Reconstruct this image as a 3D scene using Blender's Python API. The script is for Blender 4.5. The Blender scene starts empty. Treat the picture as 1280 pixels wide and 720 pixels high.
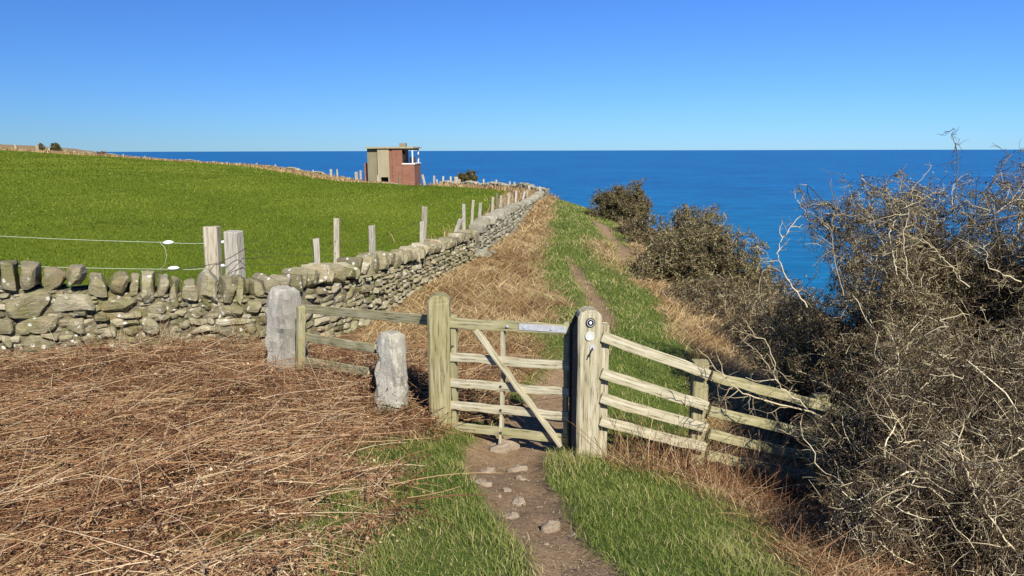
import bpy, bmesh, math, random
import numpy as np
from mathutils import Vector, Matrix
R = np.random.default_rng(7)
random.seed(7)
SC = bpy.context.scene
COL = SC.collection
rad = math.radians
# ------------------------------------------------------------------ camera
F = 1280 * 26 / 36.0
PITCH = rad(10.6)
CP, SP = math.cos(PITCH), math.sin(PITCH)
def pt(px, py, d):
    """world point seen at photo pixel (1280x720) whose ground distance ahead of the camera is d"""
    u = (px - 640) / F; v = (360 - py) / F
    Y = CP + v * SP; Z = -SP + v * CP
    return np.array([u / Y * d, d, Z / Y * d])
cam = bpy.data.cameras.new('camera'); cam.lens = 26; cam.sensor_width = 36
cam.clip_start = 0.05; cam.clip_end = 90000
co = bpy.data.objects.new('camera', cam); COL.objects.link(co)
co.location = (0, 0, 0)
co.rotation_euler = (Matrix.Rotation(rad(90) - PITCH, 3, 'X') @ Matrix.Rotation(rad(-0.15), 3, 'Z')).to_euler()
SC.camera = co

# ------------------------------------------------------------------ world, sun
SUN_AZ = math.atan2(0.355, -0.935); SUN_EL = rad(38)
w = bpy.data.worlds.new('World'); SC.world = w; w.use_nodes = True
nt = w.node_tree; bg = nt.nodes['Background']
sky = nt.nodes.new('ShaderNodeTexSky'); sky.sky_type = 'NISHITA'; sky.sun_disc = False
sky.sun_elevation = SUN_EL; sky.sun_rotation = -SUN_AZ
sky.altitude = 60; sky.air_density = 1.0; sky.dust_density = 0.0; sky.ozone_density = 3.0
hsv = nt.nodes.new('ShaderNodeHueSaturation'); hsv.inputs['Saturation'].default_value = 1.0
hsv.inputs['Value'].default_value = 1.0
tintn = nt.nodes.new('ShaderNodeMix'); tintn.data_type = 'RGBA'; tintn.blend_type = 'MULTIPLY'; tintn.inputs[0].default_value = 1; tintn.inputs[7].default_value = (.27, .52, 1.0, 1)
nt.links.new(sky.outputs[0], tintn.inputs[6]); nt.links.new(tintn.outputs[2], hsv.inputs['Color']); nt.links.new(hsv.outputs[0], bg.inputs['Color'])
bg.inputs['Strength'].default_value = 0.072
sl = bpy.data.lights.new('sun', 'SUN'); sl.energy = 4.6; sl.angle = rad(0.53); sl.color = (1.0, 0.95, 0.87)
so = bpy.data.objects.new('sun', sl); COL.objects.link(so); so.location = (10, -20, 30)
sdir = Vector((math.sin(SUN_AZ) * math.cos(SUN_EL), math.cos(SUN_AZ) * math.cos(SUN_EL), math.sin(SUN_EL)))
so.rotation_euler = (-sdir).to_track_quat('-Z', 'Y').to_euler()
SC.view_settings.view_transform = 'Standard'; SC.view_settings.look = 'None'
SC.view_settings.gamma = 1; SC.view_settings.use_curve_mapping = False
SC.view_settings.exposure = 0.80
SC.cycles.max_bounces = 6; SC.cycles.transparent_max_bounces = 4

# ------------------------------------------------------------------ numpy noise
_nd = np.random.default_rng(3)
_K = _nd.normal(size=(10, 3)); _K /= np.linalg.norm(_K, axis=1)[:, None]
_PH = _nd.uniform(0, 6.28, 10)
def snoise(P, s=1.0, o=0.0):
    P = np.atleast_2d(P) / s
    a = np.zeros(len(P))
    for i in range(10):
        f = 1.0 + 0.37 * i
        a += np.sin(2 * f * (P @ _K[i]) + _PH[i] + o * (1 + i) + 1.3 * np.sin(P @ _K[(i + 3) % 10] * 2 + o)) / (1 + 0.25 * i)
    return a / 4.0
def n2(x, y, s, o=0.0):
    x = np.asarray(x, float); y = np.asarray(y, float)
    return snoise(np.stack([x.ravel(), y.ravel(), np.zeros(x.size)], 1), s, o).reshape(x.shape)
def sstep(a, b, x):
    t = np.clip((np.asarray(x, float) - a) / (b - a), 0, 1); return t * t * (3 - 2 * t)

# ------------------------------------------------------------------ terrain (thin plate through surveyed points)
CTRL = np.array([
 (0,-3,-1.25),(0,0,-1.42),(-4,0,-1.5),(4,0,-2.1),(-8,-3,-1.3),(7,-3,-3.0),
 (.2,2.65,-1.64),(-2.2,2.8,-1.76),(2.0,2.9,-2.02),(-2.5,5,-2.08),(-5.5,4,-1.95),
 (-.6,5.9,-2.32),(.545,5.5,-2.42),(0,5.6,-2.43),(1.52,5.7,-2.62),(2.6,6,-3.05),(4,6.5,-3.6),(4.5,4,-3.3),(6.3,5,-4.3),
 (-1.0,6.3,-2.36),(-2.4,7.7,-2.42),(-5.3,7.4,-2.2),(-4,8,-2.32),(-2.9,8.6,-2.45),(-9,5.6,-2.0),
 (-1.9,11.5,-2.58),(1.4,11,-2.55),(1.4,16.3,-2.65),(-.85,18.5,-2.72),(.3,25,-2.85),(3.3,27,-2.8),(2.2,36,-2.62),(3.4,33,-2.8),
 (2.4,44,-2.85),(3.2,52,-4.2),(3.3,12.8,-3.0),(4.2,15,-3.25),(6.2,15,-4.3),(6,10,-4.2),(3.2,20.5,-2.78),(5.4,22,-3.4),(7,26,-4.3),(5,33,-3.2),(7.5,33,-4.2),(6,42,-4),
 (2.4,8.5,-2.75),(2.6,11,-2.8),
 (-4.5,9.6,-2.25),(-12,12,-2.0),(-10,20,-2.15),(-4,20,-2.5),(-2,14,-2.5),(-20,40,-1.75),(-10,40,-2.4),(-3,30,-2.72),(-4.5,50,-2.5),(-13,63,-2.8),
 (-28,83,-1.9),(-50,104,-1.3),(-90,130,.35),(-40,50,-.85),(-60,60,.05),(-25,15,-1.3),(-40,25,-.4),(-130,150,1.7),(-14,70,-3.0),(-90,80,1.0),(-150,100,2.8),(-30,100,-3.0)], float)
def _U(r2): return np.where(r2 > 1e-12, r2 * np.log(np.maximum(r2, 1e-12)), 0)
_n = len(CTRL)
_A = np.zeros((_n + 3, _n + 3)); _d = ((CTRL[:, None, :2] - CTRL[None, :, :2]) ** 2).sum(2)
_A[:_n, :_n] = _U(_d) + np.eye(_n) * 0.02; _A[:_n, _n] = 1; _A[:_n, _n + 1:] = CTRL[:, :2]; _A[_n:, :_n] = _A[:_n, _n:].T
_W = np.linalg.solve(_A, np.concatenate([CTRL[:, 2], np.zeros(3)]))
BOUND = np.array([(2.6,38),(1.9,43.5),(-4.5,52),(-13.4,65),(-28.5,85),(-50,105),(-90,130),(-150,160),(-230,195)], float)
def polydist(x, y, P):
    """unsigned distance to a polyline and arc parameter"""
    best = np.full(x.shape, 1e9); side = np.zeros(x.shape); arc = np.zeros(x.shape); acc = 0
    for a, b in zip(P[:-1], P[1:]):
        d = b - a; L = np.hypot(*d); d = d / L
        t = np.clip((x - a[0]) * d[0] + (y - a[1]) * d[1], 0, L)
        q = np.hypot(x - a[0] - t * d[0], y - a[1] - t * d[1])
        s = (x - a[0]) * d[1] - (y - a[1]) * d[0]
        m = q < best
        best = np.where(m, q, best); side = np.where(m, s, side); arc = np.where(m, acc + t, arc); acc += L
    return best, side, arc
def ter(x, y):
    x = np.asarray(x, float); y = np.asarray(y, float); sh = x.shape
    x = x.ravel(); y = y.ravel()
    xc = np.clip(x, -170, 9); yc = np.clip(y, -6, 175)
    z = np.zeros(x.size)
    for i in range(_n):
        z += _W[i] * _U((xc - CTRL[i, 0]) ** 2 + (yc - CTRL[i, 1]) ** 2)
    z += _W[_n] + _W[_n + 1] * xc + _W[_n + 2] * yc
    # coastal slope: right of the path and beyond the far boundary
    s1 = x - (6.5 + 0.012 * np.maximum(y, 0))
    q, sd, arc = polydist(x, y, BOUND)
    far = np.where(sd > 0, q, -q) - (7.0 + 9 * sstep(60, 140, arc) + 40 * sstep(120, 200, arc))
    s2 = np.where(y > 36, far, -50)
    k = 2.0
    s = np.maximum(s1, s2)
    s = np.where(np.abs(s1 - s2) < k, s + (k - np.abs(s1 - s2)) ** 2 / (4 * k), s)
    drop = np.where(s > 0, 0.55 * s * s / (s + 3) + 0.7 * np.maximum(s - 18, 0), 0)
    z = np.clip(z, -12, 6) - drop
    r = np.hypot(x, y)
    z += 0.035 * n2(x, y, 0.9) * sstep(60, 20, r) + 0.05 * n2(x, y, 3.5, 2.0) + 0.012 * n2(x, y, .3, 4.) * sstep(16, 8, r)
    return np.maximum(z, -75).reshape(sh)
def tz(x, y): return float(ter(np.array([x]), np.array([y]))[0])

PATH = np.array([(.20,1.2),(.22,2.0),(.27,2.65),(.13,3.6),(-.04,4.7),(-.04,5.5),(.16,6.3),(.52,7.8),(1.0,9.2),(1.42,11),(1.5,13.3),(1.42,16.3),(1.5,18.6)])
PW = np.array([.17,.17,.175,.205,.28,.31,.30,.26,.22,.2,.18,.14,.04])
PATH2 = np.array([(2.7,17.8),(3.12,20.5),(3.35,24),(3.42,28),(3.3,32)]); PW2 = np.array([.05,.24,.22,.3,.08])
def pathmask(x, y):
    def one(P, W):
        q, s, a = polydist(x, y, P)
        arcs = np.concatenate([[0], np.cumsum(np.hypot(*np.diff(P, axis=0).T))])
        wd = np.interp(a, arcs, W)
        return q - wd
    d = np.minimum(one(PATH, PW), one(PATH2, PW2))
    return d + 0.07 * n2(x, y, .5, 1.) + 0.03 * n2(x, y, .16, 3.)     # <0 on the path
WALLP = np.array([(-14,3.05),(-9,5.55),(-5.3,7.4),(-4,8.02),(-2.95,8.6),(-2.4,9.3),(-2.05,11),(-1.8,12.5),(-1.3,15.5),(-.82,18.6),(-.6,20),(.1,25),(1.0,33),(1.9,43)])
def fieldside(x, y):
    """>0: inside the field (left of / beyond the walls)"""
    q, s, a = polydist(x, y, WALLP)
    return np.where(s < 0, q, -q)
def interp_line(P, y): return np.interp(y, P[:, 1], P[:, 0])
def drymask(x, y):
    """1 where dead bracken / straw covers the ground, 0 where it is green"""
    n = 0.22 * n2(x, y, .8, 5.) + 0.14 * n2(x, y, .3, 6.)
    # in front of the walls, left of the path
    edgeL = np.interp(y, [2.2, 2.9, 3.6, 4.6, 5.6, 6.4], [-.62, -.62, -.72, -.72, -.62, -.45])
    a = sstep(.30, -.30, x - edgeL + n)
    # beyond the gate, between the wall and the path
    edgeB = np.interp(y, [6.4, 8, 10, 13, 17, 20, 25, 32, 40], [-.2, .1, .45, .72, .55, .75, 1.2, 1.7, 2.2])
    b = sstep(.35, -.35, x - edgeB + n * 1.5)
    a = a * (1 - .9 * sstep(-.3, .35, n2(x, y, .42, 21.)) * sstep(-2.2, -.95, x) * sstep(6.2, 4.8, y))
    left = np.where(y < 6.2, a, b)
    # bank on the right
    edgeR = np.interp(y, [1, 2.6, 3.4, 4.2, 5, 5.8, 7, 9, 11, 13, 16, 20, 26, 33, 42], [1.4, 1.25, 1.35, 1.45, 1.3, 1.15, 2.0, 2.35, 2.55, 2.75, 2.75, 3.05, 4.3, 4.6, 5.2])
    r = sstep(-.3, .35, x - edgeR + n)
    d = np.maximum(left, r)
    # strawy foot of the post and rail fence
    d = np.maximum(d, .8 * np.exp(-((y - 5.45 - .05 * x) / .22) ** 2) * (x > .7) * (x < 3))
    # straw patch between the two tracks
    d = np.maximum(d, .75 * np.exp(-((x - 2.55) / .35) ** 2 - ((y - 20) / 3.0) ** 2))
    return np.clip(d, 0, 1)

# ------------------------------------------------------------------ mesh helpers
class Geo:
    def __init__(s): s.V = []; s.T = []; s.Q = []; s.A = []; s.n = 0
    def add(s, V, T=None, Q=None, tint=0.5):
        V = np.asarray(V, np.float32).reshape(-1, 3)
        s.V.append(V)
        if T is not None and len(T): s.T.append(np.asarray(T, np.int64).reshape(-1, 3) + s.n)
        if Q is not None and len(Q): s.Q.append(np.asarray(Q, np.int64).reshape(-1, 4) + s.n)
        s.A.append(np.broadcast_to(np.asarray(tint, np.float32), (len(V),)).copy() if np.ndim(tint) == 0 else np.asarray(tint, np.float32))
        s.n += len(V)
    def mesh(s, name, smooth=False):
        V = np.concatenate(s.V); T = np.concatenate(s.T) if s.T else np.zeros((0, 3), int); Q = np.concatenate(s.Q) if s.Q else np.zeros((0, 4), int)
        me = bpy.data.meshes.new(name)
        me.vertices.add(len(V)); me.vertices.foreach_set('co', V.ravel())
        nl = T.size + Q.size
        me.loops.add(nl); me.loops.foreach_set('vertex_index', np.concatenate([T.ravel(), Q.ravel()]).astype(np.int32))
        me.polygons.add(len(T) + len(Q))
        st = np.concatenate([np.arange(len(T)) * 3, T.size + np.arange(len(Q)) * 4]).astype(np.int32)
        me.polygons.foreach_set('loop_start', st)
        me.polygons.foreach_set('use_smooth', np.full(len(st), bool(smooth)))
        at = me.attributes.new('tint', 'FLOAT', 'POINT'); at.data.foreach_set('value', np.concatenate(s.A))
        me.update(calc_edges=True)
        if smooth == 'rock': me.set_sharp_from_angle(angle=rad(17))
        return me
def link(name, me, m, parent=None, loc=None, mat4=None):
    o = bpy.data.objects.new(name, me); COL.objects.link(o)
    if m is not None and me is not None: me.materials.append(m)
    if parent is not None: o.parent = parent
    if mat4 is not None: o.matrix_local = mat4
    elif loc is not None: o.location = loc
    return o
def thing(name, label, cat, loc=(0, 0, 0), group=None, rotz=0):
    o = bpy.data.objects.new(name, None); COL.objects.link(o); o.location = loc; o.rotation_euler = (0, 0, rotz)
    o.empty_display_size = .1
    return tag(o, label, cat, group)
def tag(o, label, cat, group=None, kind=None):
    o['label'] = label; o['category'] = cat
    if group: o['group'] = group
    if kind: o['kind'] = kind
    return o
def struct(name, me, m):
    o = link(name, me, m); o['kind'] = 'structure'; return o

def blades(g, P, H, Wd, lean, tint, yaw=None):
    """bent grass blades: P (n,3) roots, H heights, Wd widths, lean (n,2) tip offset"""
    n = len(P)
    if yaw is None: yaw = R.uniform(0, 2 * math.pi, n)
    sx = np.stack([np.cos(yaw), np.sin(yaw), np.zeros(n)], 1) * (Wd / 2)[:, None]
    L = np.concatenate([lean, np.zeros((n, 1))], 1)
    up = np.zeros((n, 3)); up[:, 2] = H
    mid = P + up * .58 + L * .32; tip = P + up + L
    V = np.stack([P - sx, P + sx, mid - sx * .75, mid + sx * .75, tip], 1)
    b = (np.arange(n) * 5)[:, None]
    T = np.concatenate([b + [0, 1, 3], b + [0, 3, 2], b + [2, 3, 4]])
    g.add(V.reshape(-1, 3), T=T, tint=np.repeat(tint, 5))
def tubes(g, P, Rr, tint, sides=3, closed_tip=False):
    """P (n,k,3) polylines, Rr (n,k) radii"""
    n, k = Rr.shape
    if n == 0: return
    T = np.gradient(P, axis=1); T /= np.linalg.norm(T, axis=2, keepdims=True) + 1e-9
    ref = np.where(np.abs(T[..., 2:3]) > .9, np.array([1., 0, 0]), np.array([0, 0, 1.]))
    A = np.cross(T, ref); A /= np.linalg.norm(A, axis=2, keepdims=True) + 1e-9
    B = np.cross(T, A)
    ang = np.arange(sides) * 2 * math.pi / sides
    V = P[:, :, None, :] + Rr[:, :, None, None] * (np.cos(ang)[None, None, :, None] * A[:, :, None, :] + np.sin(ang)[None, None, :, None] * B[:, :, None, :])
    idx = np.arange(n * k * sides).reshape(n, k, sides)
    a = idx[:, :-1]; b = idx[:, 1:]
    Q = np.stack([a, np.roll(a, -1, 2), np.roll(b, -1, 2), b], -1).reshape(-1, 4)
    tt = np.broadcast_to(np.asarray(tint, float).reshape(n, -1, 1), (n, k, sides)).reshape(-1)
    g.add(V.reshape(-1, 3), Q=Q, tint=tt)
def stalks(g, P, yaw, L, tilt, r, tint, bend=.15, k=4, sides=3):
    """loose straight-ish stems lying about: P is one end"""
    n = len(P)
    D = np.stack([np.cos(yaw) * np.cos(tilt), np.sin(yaw) * np.cos(tilt), np.sin(tilt)], 1)
    t = np.linspace(0, 1, k)
    B = R.normal(size=(n, 3)) * (bend * L)[:, None]; B[:, 2] = -np.abs(B[:, 2])
    Q = P[:, None] + D[:, None] * (L[:, None] * t)[:, :, None] + B[:, None] * ((t ** 2))[None, :, None]
    Rr = r[:, None] * np.linspace(1, .5, k)[None]
    tubes(g, Q, Rr, tint, sides)
    return Q
def flakes(g, P, size, tint, flat=.6):
    """small crumpled leaf scraps"""
    n = len(P)
    a = R.normal(size=(n, 3)); a[:, 2] *= flat; a /= np.linalg.norm(a, axis=1)[:, None]
    b = R.normal(size=(n, 3)); b[:, 2] *= flat; b -= a * (a * b).sum(1)[:, None]; b /= np.linalg.norm(b, axis=1)[:, None]
    a *= size[:, None]; b *= (size * R.uniform(.25, .5, n))[:, None]
    c = np.cross(a, b); c *= (size * .3 / (np.linalg.norm(c, axis=1) + 1e-9))[:, None]
    V = np.stack([P, P + a * .5 + b + c, P + a, P + a * .5 - b + c], 1)
    i = (np.arange(n) * 4)[:, None]
    g.add(V.reshape(-1, 3), T=np.concatenate([i + [0, 1, 2], i + [0, 2, 3]]), tint=np.repeat(tint, 4))

# ------------------------------------------------------------------ materials
class NT:
    def __init__(s, name):
        s.m = bpy.data.materials.new(name); s.m.use_nodes = True; s.t = s.m.node_tree; s.p = s.t.nodes['Principled BSDF']
        s.p.inputs['Roughness'].default_value = .85; s.p.inputs['Specular IOR Level'].default_value = .25
        s.out = s.t.nodes['Material Output']
    def n(s, ty, **kw):
        nd = s.t.nodes.new(ty)
        for k, v in kw.items():
            if k in nd.inputs: nd.inputs[k].default_value = v
            else: setattr(nd, k, v)
        return nd
    def l(s, a, b): s.t.links.new(a, b)
    def coord(s, scale=(1, 1, 1), kind='Object'):
        c = s.n('ShaderNodeTexCoord'); mp = s.n('ShaderNodeMapping'); mp.inputs['Scale'].default_value = scale
        s.l(c.outputs[kind], mp.inputs[0]); return mp.outputs[0]
    def noise(s, vec, scale, detail=4, rough=.6):
        nd = s.n('ShaderNodeTexNoise'); nd.inputs['Scale'].default_value = scale; nd.inputs['Detail'].default_value = detail; nd.inputs['Roughness'].default_value = rough
        s.l(vec, nd.inputs['Vector']); return nd.outputs['Fac']
    def ramp(s, fac, stops, interp='LINEAR'):
        nd = s.n('ShaderNodeValToRGB'); cr = nd.color_ramp; cr.interpolation = interp
        while len(cr.elements) < len(stops): cr.elements.new(.5)
        for e, (p, c) in zip(cr.elements, stops): e.position = p; e.color = (*c, 1) if len(c) == 3 else c
        s.l(fac, nd.inputs[0]); return nd.outputs[0]
    def mix(s, fac, a, b, mode='MIX'):
        nd = s.n('ShaderNodeMix', data_type='RGBA', blend_type=mode)
        for so_, v in ((nd.inputs[0], fac), (nd.inputs[6], a), (nd.inputs[7], b)):
            if hasattr(v, 'is_linked'): s.l(v, so_)
            else: so_.default_value = v if np.ndim(v) == 0 else (*v, 1)
        return nd.outputs[2]
    def math(s, op, a, b=0.0):
        nd = s.n('ShaderNodeMath', operation=op)
        for so_, v in ((nd.inputs[0], a), (nd.inputs[1], b)):
            if hasattr(v, 'is_linked'): s.l(v, so_)
            else: so_.default_value = v
        return nd.outputs[0]
    def attr(s, name='tint'):
        nd = s.n('ShaderNodeAttribute'); nd.attribute_name = name; return nd.outputs['Fac']
    def bump(s, h, strength=.5, dist=.01):
        b = s.n('ShaderNodeBump'); b.inputs['Strength'].default_value = strength; b.inputs['Distance'].default_value = dist
        s.l(h, b.inputs['Height']); s.l(b.outputs[0], s.p.inputs['Normal'])
    def col(s, c): s.l(c, s.p.inputs['Base Color']) if hasattr(c, 'is_linked') else setattr(s.p.inputs['Base Color'], 'default_value', (*c, 1))
    def translucent(s, c, fac):
        tr = s.n('ShaderNodeBsdfTranslucent'); s.l(c, tr.inputs[0]); mx = s.n('ShaderNodeMixShader'); mx.inputs[0].default_value = fac
        s.l(s.p.outputs[0], mx.inputs[1]); s.l(tr.outputs[0], mx.inputs[2]); s.l(mx.outputs[0], s.out.inputs[0])
def simple(name, c, rough=.6, metal=0., var=.15, scale=20):
    t = NT(name); v = t.coord(); f = t.noise(v, scale, 5)
    t.col(t.ramp(f, [(.3, tuple(x * (1 - var) for x in c)), (.7, tuple(min(1, x * (1 + var)) for x in c))]))
    t.p.inputs['Roughness'].default_value = rough; t.p.inputs['Metallic'].default_value = metal; return t.m
def tintmat(name, stops, transl=0., rough=.8, spec=.2, noise_amt=0.):
    t = NT(name); f = t.attr()
    c = t.ramp(f, stops); t.col(c); t.p.inputs['Roughness'].default_value = rough; t.p.inputs['Specular IOR Level'].default_value = spec
    if transl: t.translucent(c, transl)
    return t.m
M = {}
M['grass'] = tintmat('grass_blades', [(0, (.065, .10, .016)), (.35, (.15, .20, .035)), (.65, (.24, .265, .065)), (.82, (.34, .30, .12)), (1, (.50, .41, .21))], .3)
M['field_grass'] = tintmat('pasture_blades', [(0, (.07, .105, .008)), (.5, (.122, .168, .012)), (.85, (.19, .225, .026)), (1, (.38, .34, .12))], .3)
M['bracken'] = tintmat('dead_bracken', [(0, (.02, .010, .006)), (.25, (.10, .043, .020)), (.5, (.25, .120, .055)), (.75, (.43, .29, .145)), (1, (.60, .46, .29))], .12)
M['straw'] = tintmat('dry_grass', [(0, (.13, .075, .03)), (.35, (.30, .19, .08)), (.7, (.46, .33, .16)), (1, (.64, .52, .30))], .22)
M['leaf'] = tintmat('bush_leaves', [(0, (.04, .038, .014)), (.4, (.135, .125, .042)), (.75, (.26, .235, .095)), (1, (.42, .37, .19))], .15)
M['bud'] = tintmat('hawthorn_buds', [(0, (.025, .016, .011)), (.4, (.085, .062, .032)), (.7, (.26, .215, .09)), (1, (.50, .45, .20))], .15)
M['twig'] = tintmat('hawthorn_twigs', [(0, (.04, .026, .015)), (.35, (.15, .105, .058)), (.62, (.34, .275, .155)), (1, (.70, .61, .40))])
M['foliage_green'] = tintmat('bramble_leaves', [(0, (.02, .04, .008)), (1, (.09, .13, .03))], .2)
def mat_ground():
    t = NT('ground_soil_and_turf'); v = t.coord()
    n1 = t.noise(v, 1.3, 6); nf = t.noise(v, 9, 6, .7); nff = t.noise(v, 45, 4, .7)
    green = t.ramp(t.mix(.5, n1, nf), [(.3, (.045, .075, .012)), (.5, (.085, .12, .02)), (.65, (.14, .15, .04)), (.8, (.25, .21, .09))])
    dry = t.ramp(t.mix(.5, nff, nf), [(.3, (.05, .028, .014)), (.5, (.16, .09, .042)), (.65, (.28, .18, .08)), (.8, (.38, .27, .14))])
    soil = t.ramp(t.mix(.5, nf, nff), [(.25, (.10, .061, .030)), (.42, (.21, .136, .072)), (.56, (.30, .205, .117)), (.72, (.43, .33, .205))])
    fieldc = t.ramp(t.mix(.6, nf, t.noise(v, .16, 5)), [(.3, (.06, .095, .005)), (.5, (.10, .14, .007)), (.7, (.15, .18, .014))])
    straw = t.ramp(nf, [(.3, (.14, .09, .04)), (.7, (.34, .25, .12))])
    c = t.mix(t.attr('dry'), green, dry); c = t.mix(t.attr('far_dry'), c, straw)
    c = t.mix(t.attr('field'), c, fieldc); c = t.mix(t.attr('soil'), c, soil)
    t.col(c); t.p.inputs['Roughness'].default_value = .95; t.p.inputs['Specular IOR Level'].default_value = .1
    t.bump(t.mix(.5, nf, nff), .9, .05); return t.m
M['ground'] = mat_ground()
def mat_stone(name, dark, mid, light, lichen=.5, green=.3, rust=.15, dark_flank=False, bedding=(5, 5, 48)):
    t = NT(name); v = t.coord(); ti = t.attr()
    n1 = t.noise(v, 6, 6, .65); n3 = t.noise(v, 38, 6, .7); n4 = t.noise(v, 140, 3, .7)
    f = t.math('ADD', t.math('MULTIPLY', ti, .5), t.math('MULTIPLY', t.mix(.55, n1, n3), .62)); f = t.math('SUBTRACT', f, .06)
    c = t.ramp(f, [(.22, dark), (.5, mid), (.82, light)])
    g = t.ramp(t.noise(v, 4.2, 4), [(.46, (0, 0, 0)), (.62, (1, 1, 1))]); c = t.mix(t.math('MULTIPLY', g, green), c, (.17, .165, .055))
    ru = t.ramp(t.noise(v, 2.3, 3), [(.56, (0, 0, 0)), (.72, (1, 1, 1))]); c = t.mix(t.math('MULTIPLY', ru, rust), c, (.36, .23, .13))
    bed = t.noise(t.coord(bedding), 1., 4, .6); c = t.mix(.45, c, t.ramp(bed, [(.34, (.55, .53, .5)), (.5, (1, 1, 1)), (.7, (1.15, 1.13, 1.1))]), 'MULTIPLY')
    vo = t.n('ShaderNodeTexVoronoi'); vo.inputs['Scale'].default_value = 11; t.l(v, vo.inputs['Vector'])
    li = t.ramp(t.math('ADD', vo.outputs['Distance'], t.math('MULTIPLY', n3, .35)), [(.36, (1, 1, 1)), (.45, (0, 0, 0))])
    sel = t.ramp(n1, [(.46, (0, 0, 0)), (.54, (1, 1, 1))])
    c = t.mix(t.math('MULTIPLY', t.math('MULTIPLY', li, sel), lichen), c, (.62, .61, .53))
    if dark_flank:                                                       # one flank darker, with a noisy edge
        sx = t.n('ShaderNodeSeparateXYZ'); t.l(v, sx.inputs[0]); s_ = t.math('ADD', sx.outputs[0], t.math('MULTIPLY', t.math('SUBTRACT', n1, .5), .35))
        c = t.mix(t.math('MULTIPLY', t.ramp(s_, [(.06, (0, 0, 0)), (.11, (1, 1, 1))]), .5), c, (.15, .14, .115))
    dk = t.ramp(n4, [(.25, (.55, .53, .5)), (.55, (1, 1, 1))]); c = t.mix(.8, c, dk, 'MULTIPLY')
    t.col(c); t.p.inputs['Roughness'].default_value = .95; t.p.inputs['Specular IOR Level'].default_value = .15
    t.bump(t.mix(.4, t.mix(.4, n3, n4), bed), 1.0, .028); return t.m
M['stone'] = mat_stone('wall_stone', (.115, .10, .06), (.30, .265, .165), (.50, .45, .32), 1.0, .6, .4)
M['stone_far'] = mat_stone('wall_stone_far', (.14, .13, .095), (.29, .27, .20), (.42, .39, .31), .35, .3, .1)
M['stone_post'] = mat_stone('standing_stone', (.22, .20, .155), (.42, .395, .325), (.62, .585, .50), .5, .2, .0, False, (22, 22, 3))
M['stone_post_dark_flank'] = mat_stone('dark_flank_standing_stone', (.22, .20, .155), (.42, .395, .325), (.62, .585, .50), .5, .2, .0, True, (22, 22, 3))
M['stone_pale'] = mat_stone('path_stone', (.20, .155, .11), (.30, .24, .17), (.42, .35, .26), .0, .0, .1)
def mat_wood(name, axis, dark, mid, light, green):
    t = NT(name); s = [22, 22, 22]; s[axis] = 1.2
    v = t.coord(tuple(s)); vo = t.coord()
    g1 = t.noise(v, 1.0, 6, .65); g2 = t.noise(v, 3.2, 5, .7); n1 = t.noise(vo, 3.0, 5)
    c = t.ramp(t.mix(.55, g1, g2), [(.34, dark), (.48, mid), (.62, light)])
    ge = t.ramp(n1, [(.38, (0, 0, 0)), (.62, (1, 1, 1))])
    c = t.mix(t.math('MULTIPLY', ge, green), c, (.21, .195, .075))
    cr = t.ramp(g2, [(.36, (.25, .22, .18)), (.46, (1, 1, 1))]); c = t.mix(.75, c, cr, 'MULTIPLY')
    t.col(c); t.p.inputs['Roughness'].default_value = .85; t.p.inputs['Specular IOR Level'].default_value = .2
    t.bump(t.mix(.5, g1, g2), .6, .006); return t.m
M['post_wood'] = mat_wood('gate_post_wood', 2, (.16, .135, .08), (.33, .29, .185), (.48, .44, .33), .2)
M['post_mossy'] = mat_wood('mossy_post_wood', 2, (.12, .10, .05), (.25, .22, .115), (.38, .33, .20), .5)
M['rail_wood'] = mat_wood('rail_wood', 0, (.20, .17, .10), (.38, .34, .22), (.52, .48, .37), .2)
M['rail_mossy'] = mat_wood('mossy_rail_wood', 0, (.15, .135, .07), (.31, .28, .155), (.43, .39, .25), .5)
M['pale_wood'] = mat_wood('bleached_post_wood', 2, (.21, .19, .145), (.35, .32, .255), (.48, .445, .37), .08)
M['grey_wood'] = mat_wood('grey_post_wood', 2, (.20, .17, .12), (.33, .29, .21), (.45, .40, .31), .12)
M['dark_wood'] = mat_wood('dark_post_wood', 2, (.06, .05, .03), (.13, .11, .06), (.22, .19, .12), .3)
M['shade_black'] = simple('shaded_side_black', (.006, .007, .010), .9, 0, .3, 30); M['shade_black'].node_tree.nodes['Principled BSDF'].inputs['Specular IOR Level'].default_value = .05  # near-black: shade of the latch post's left side put into the colour
M['steel'] = simple('galvanised_steel', (.40, .41, .42), .6, .1, .15, 30)
M['iron'] = simple('rusty_iron', (.05, .045, .04), .7, .3, .3, 60)
M['black'] = simple('black_plastic', (.012, .012, .014), .4)
M['white'] = simple('white_plastic', (.78, .80, .80), .5, 0, .04)
M['rope'] = simple('white_fence_rope', (.50, .56, .42), .7, 0, .05)
M['wire'] = simple('dark_wire', (.05, .035, .03), .7)
M['moss'] = simple('moss', (.10, .11, .02), .95, 0, .4, 60)
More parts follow.
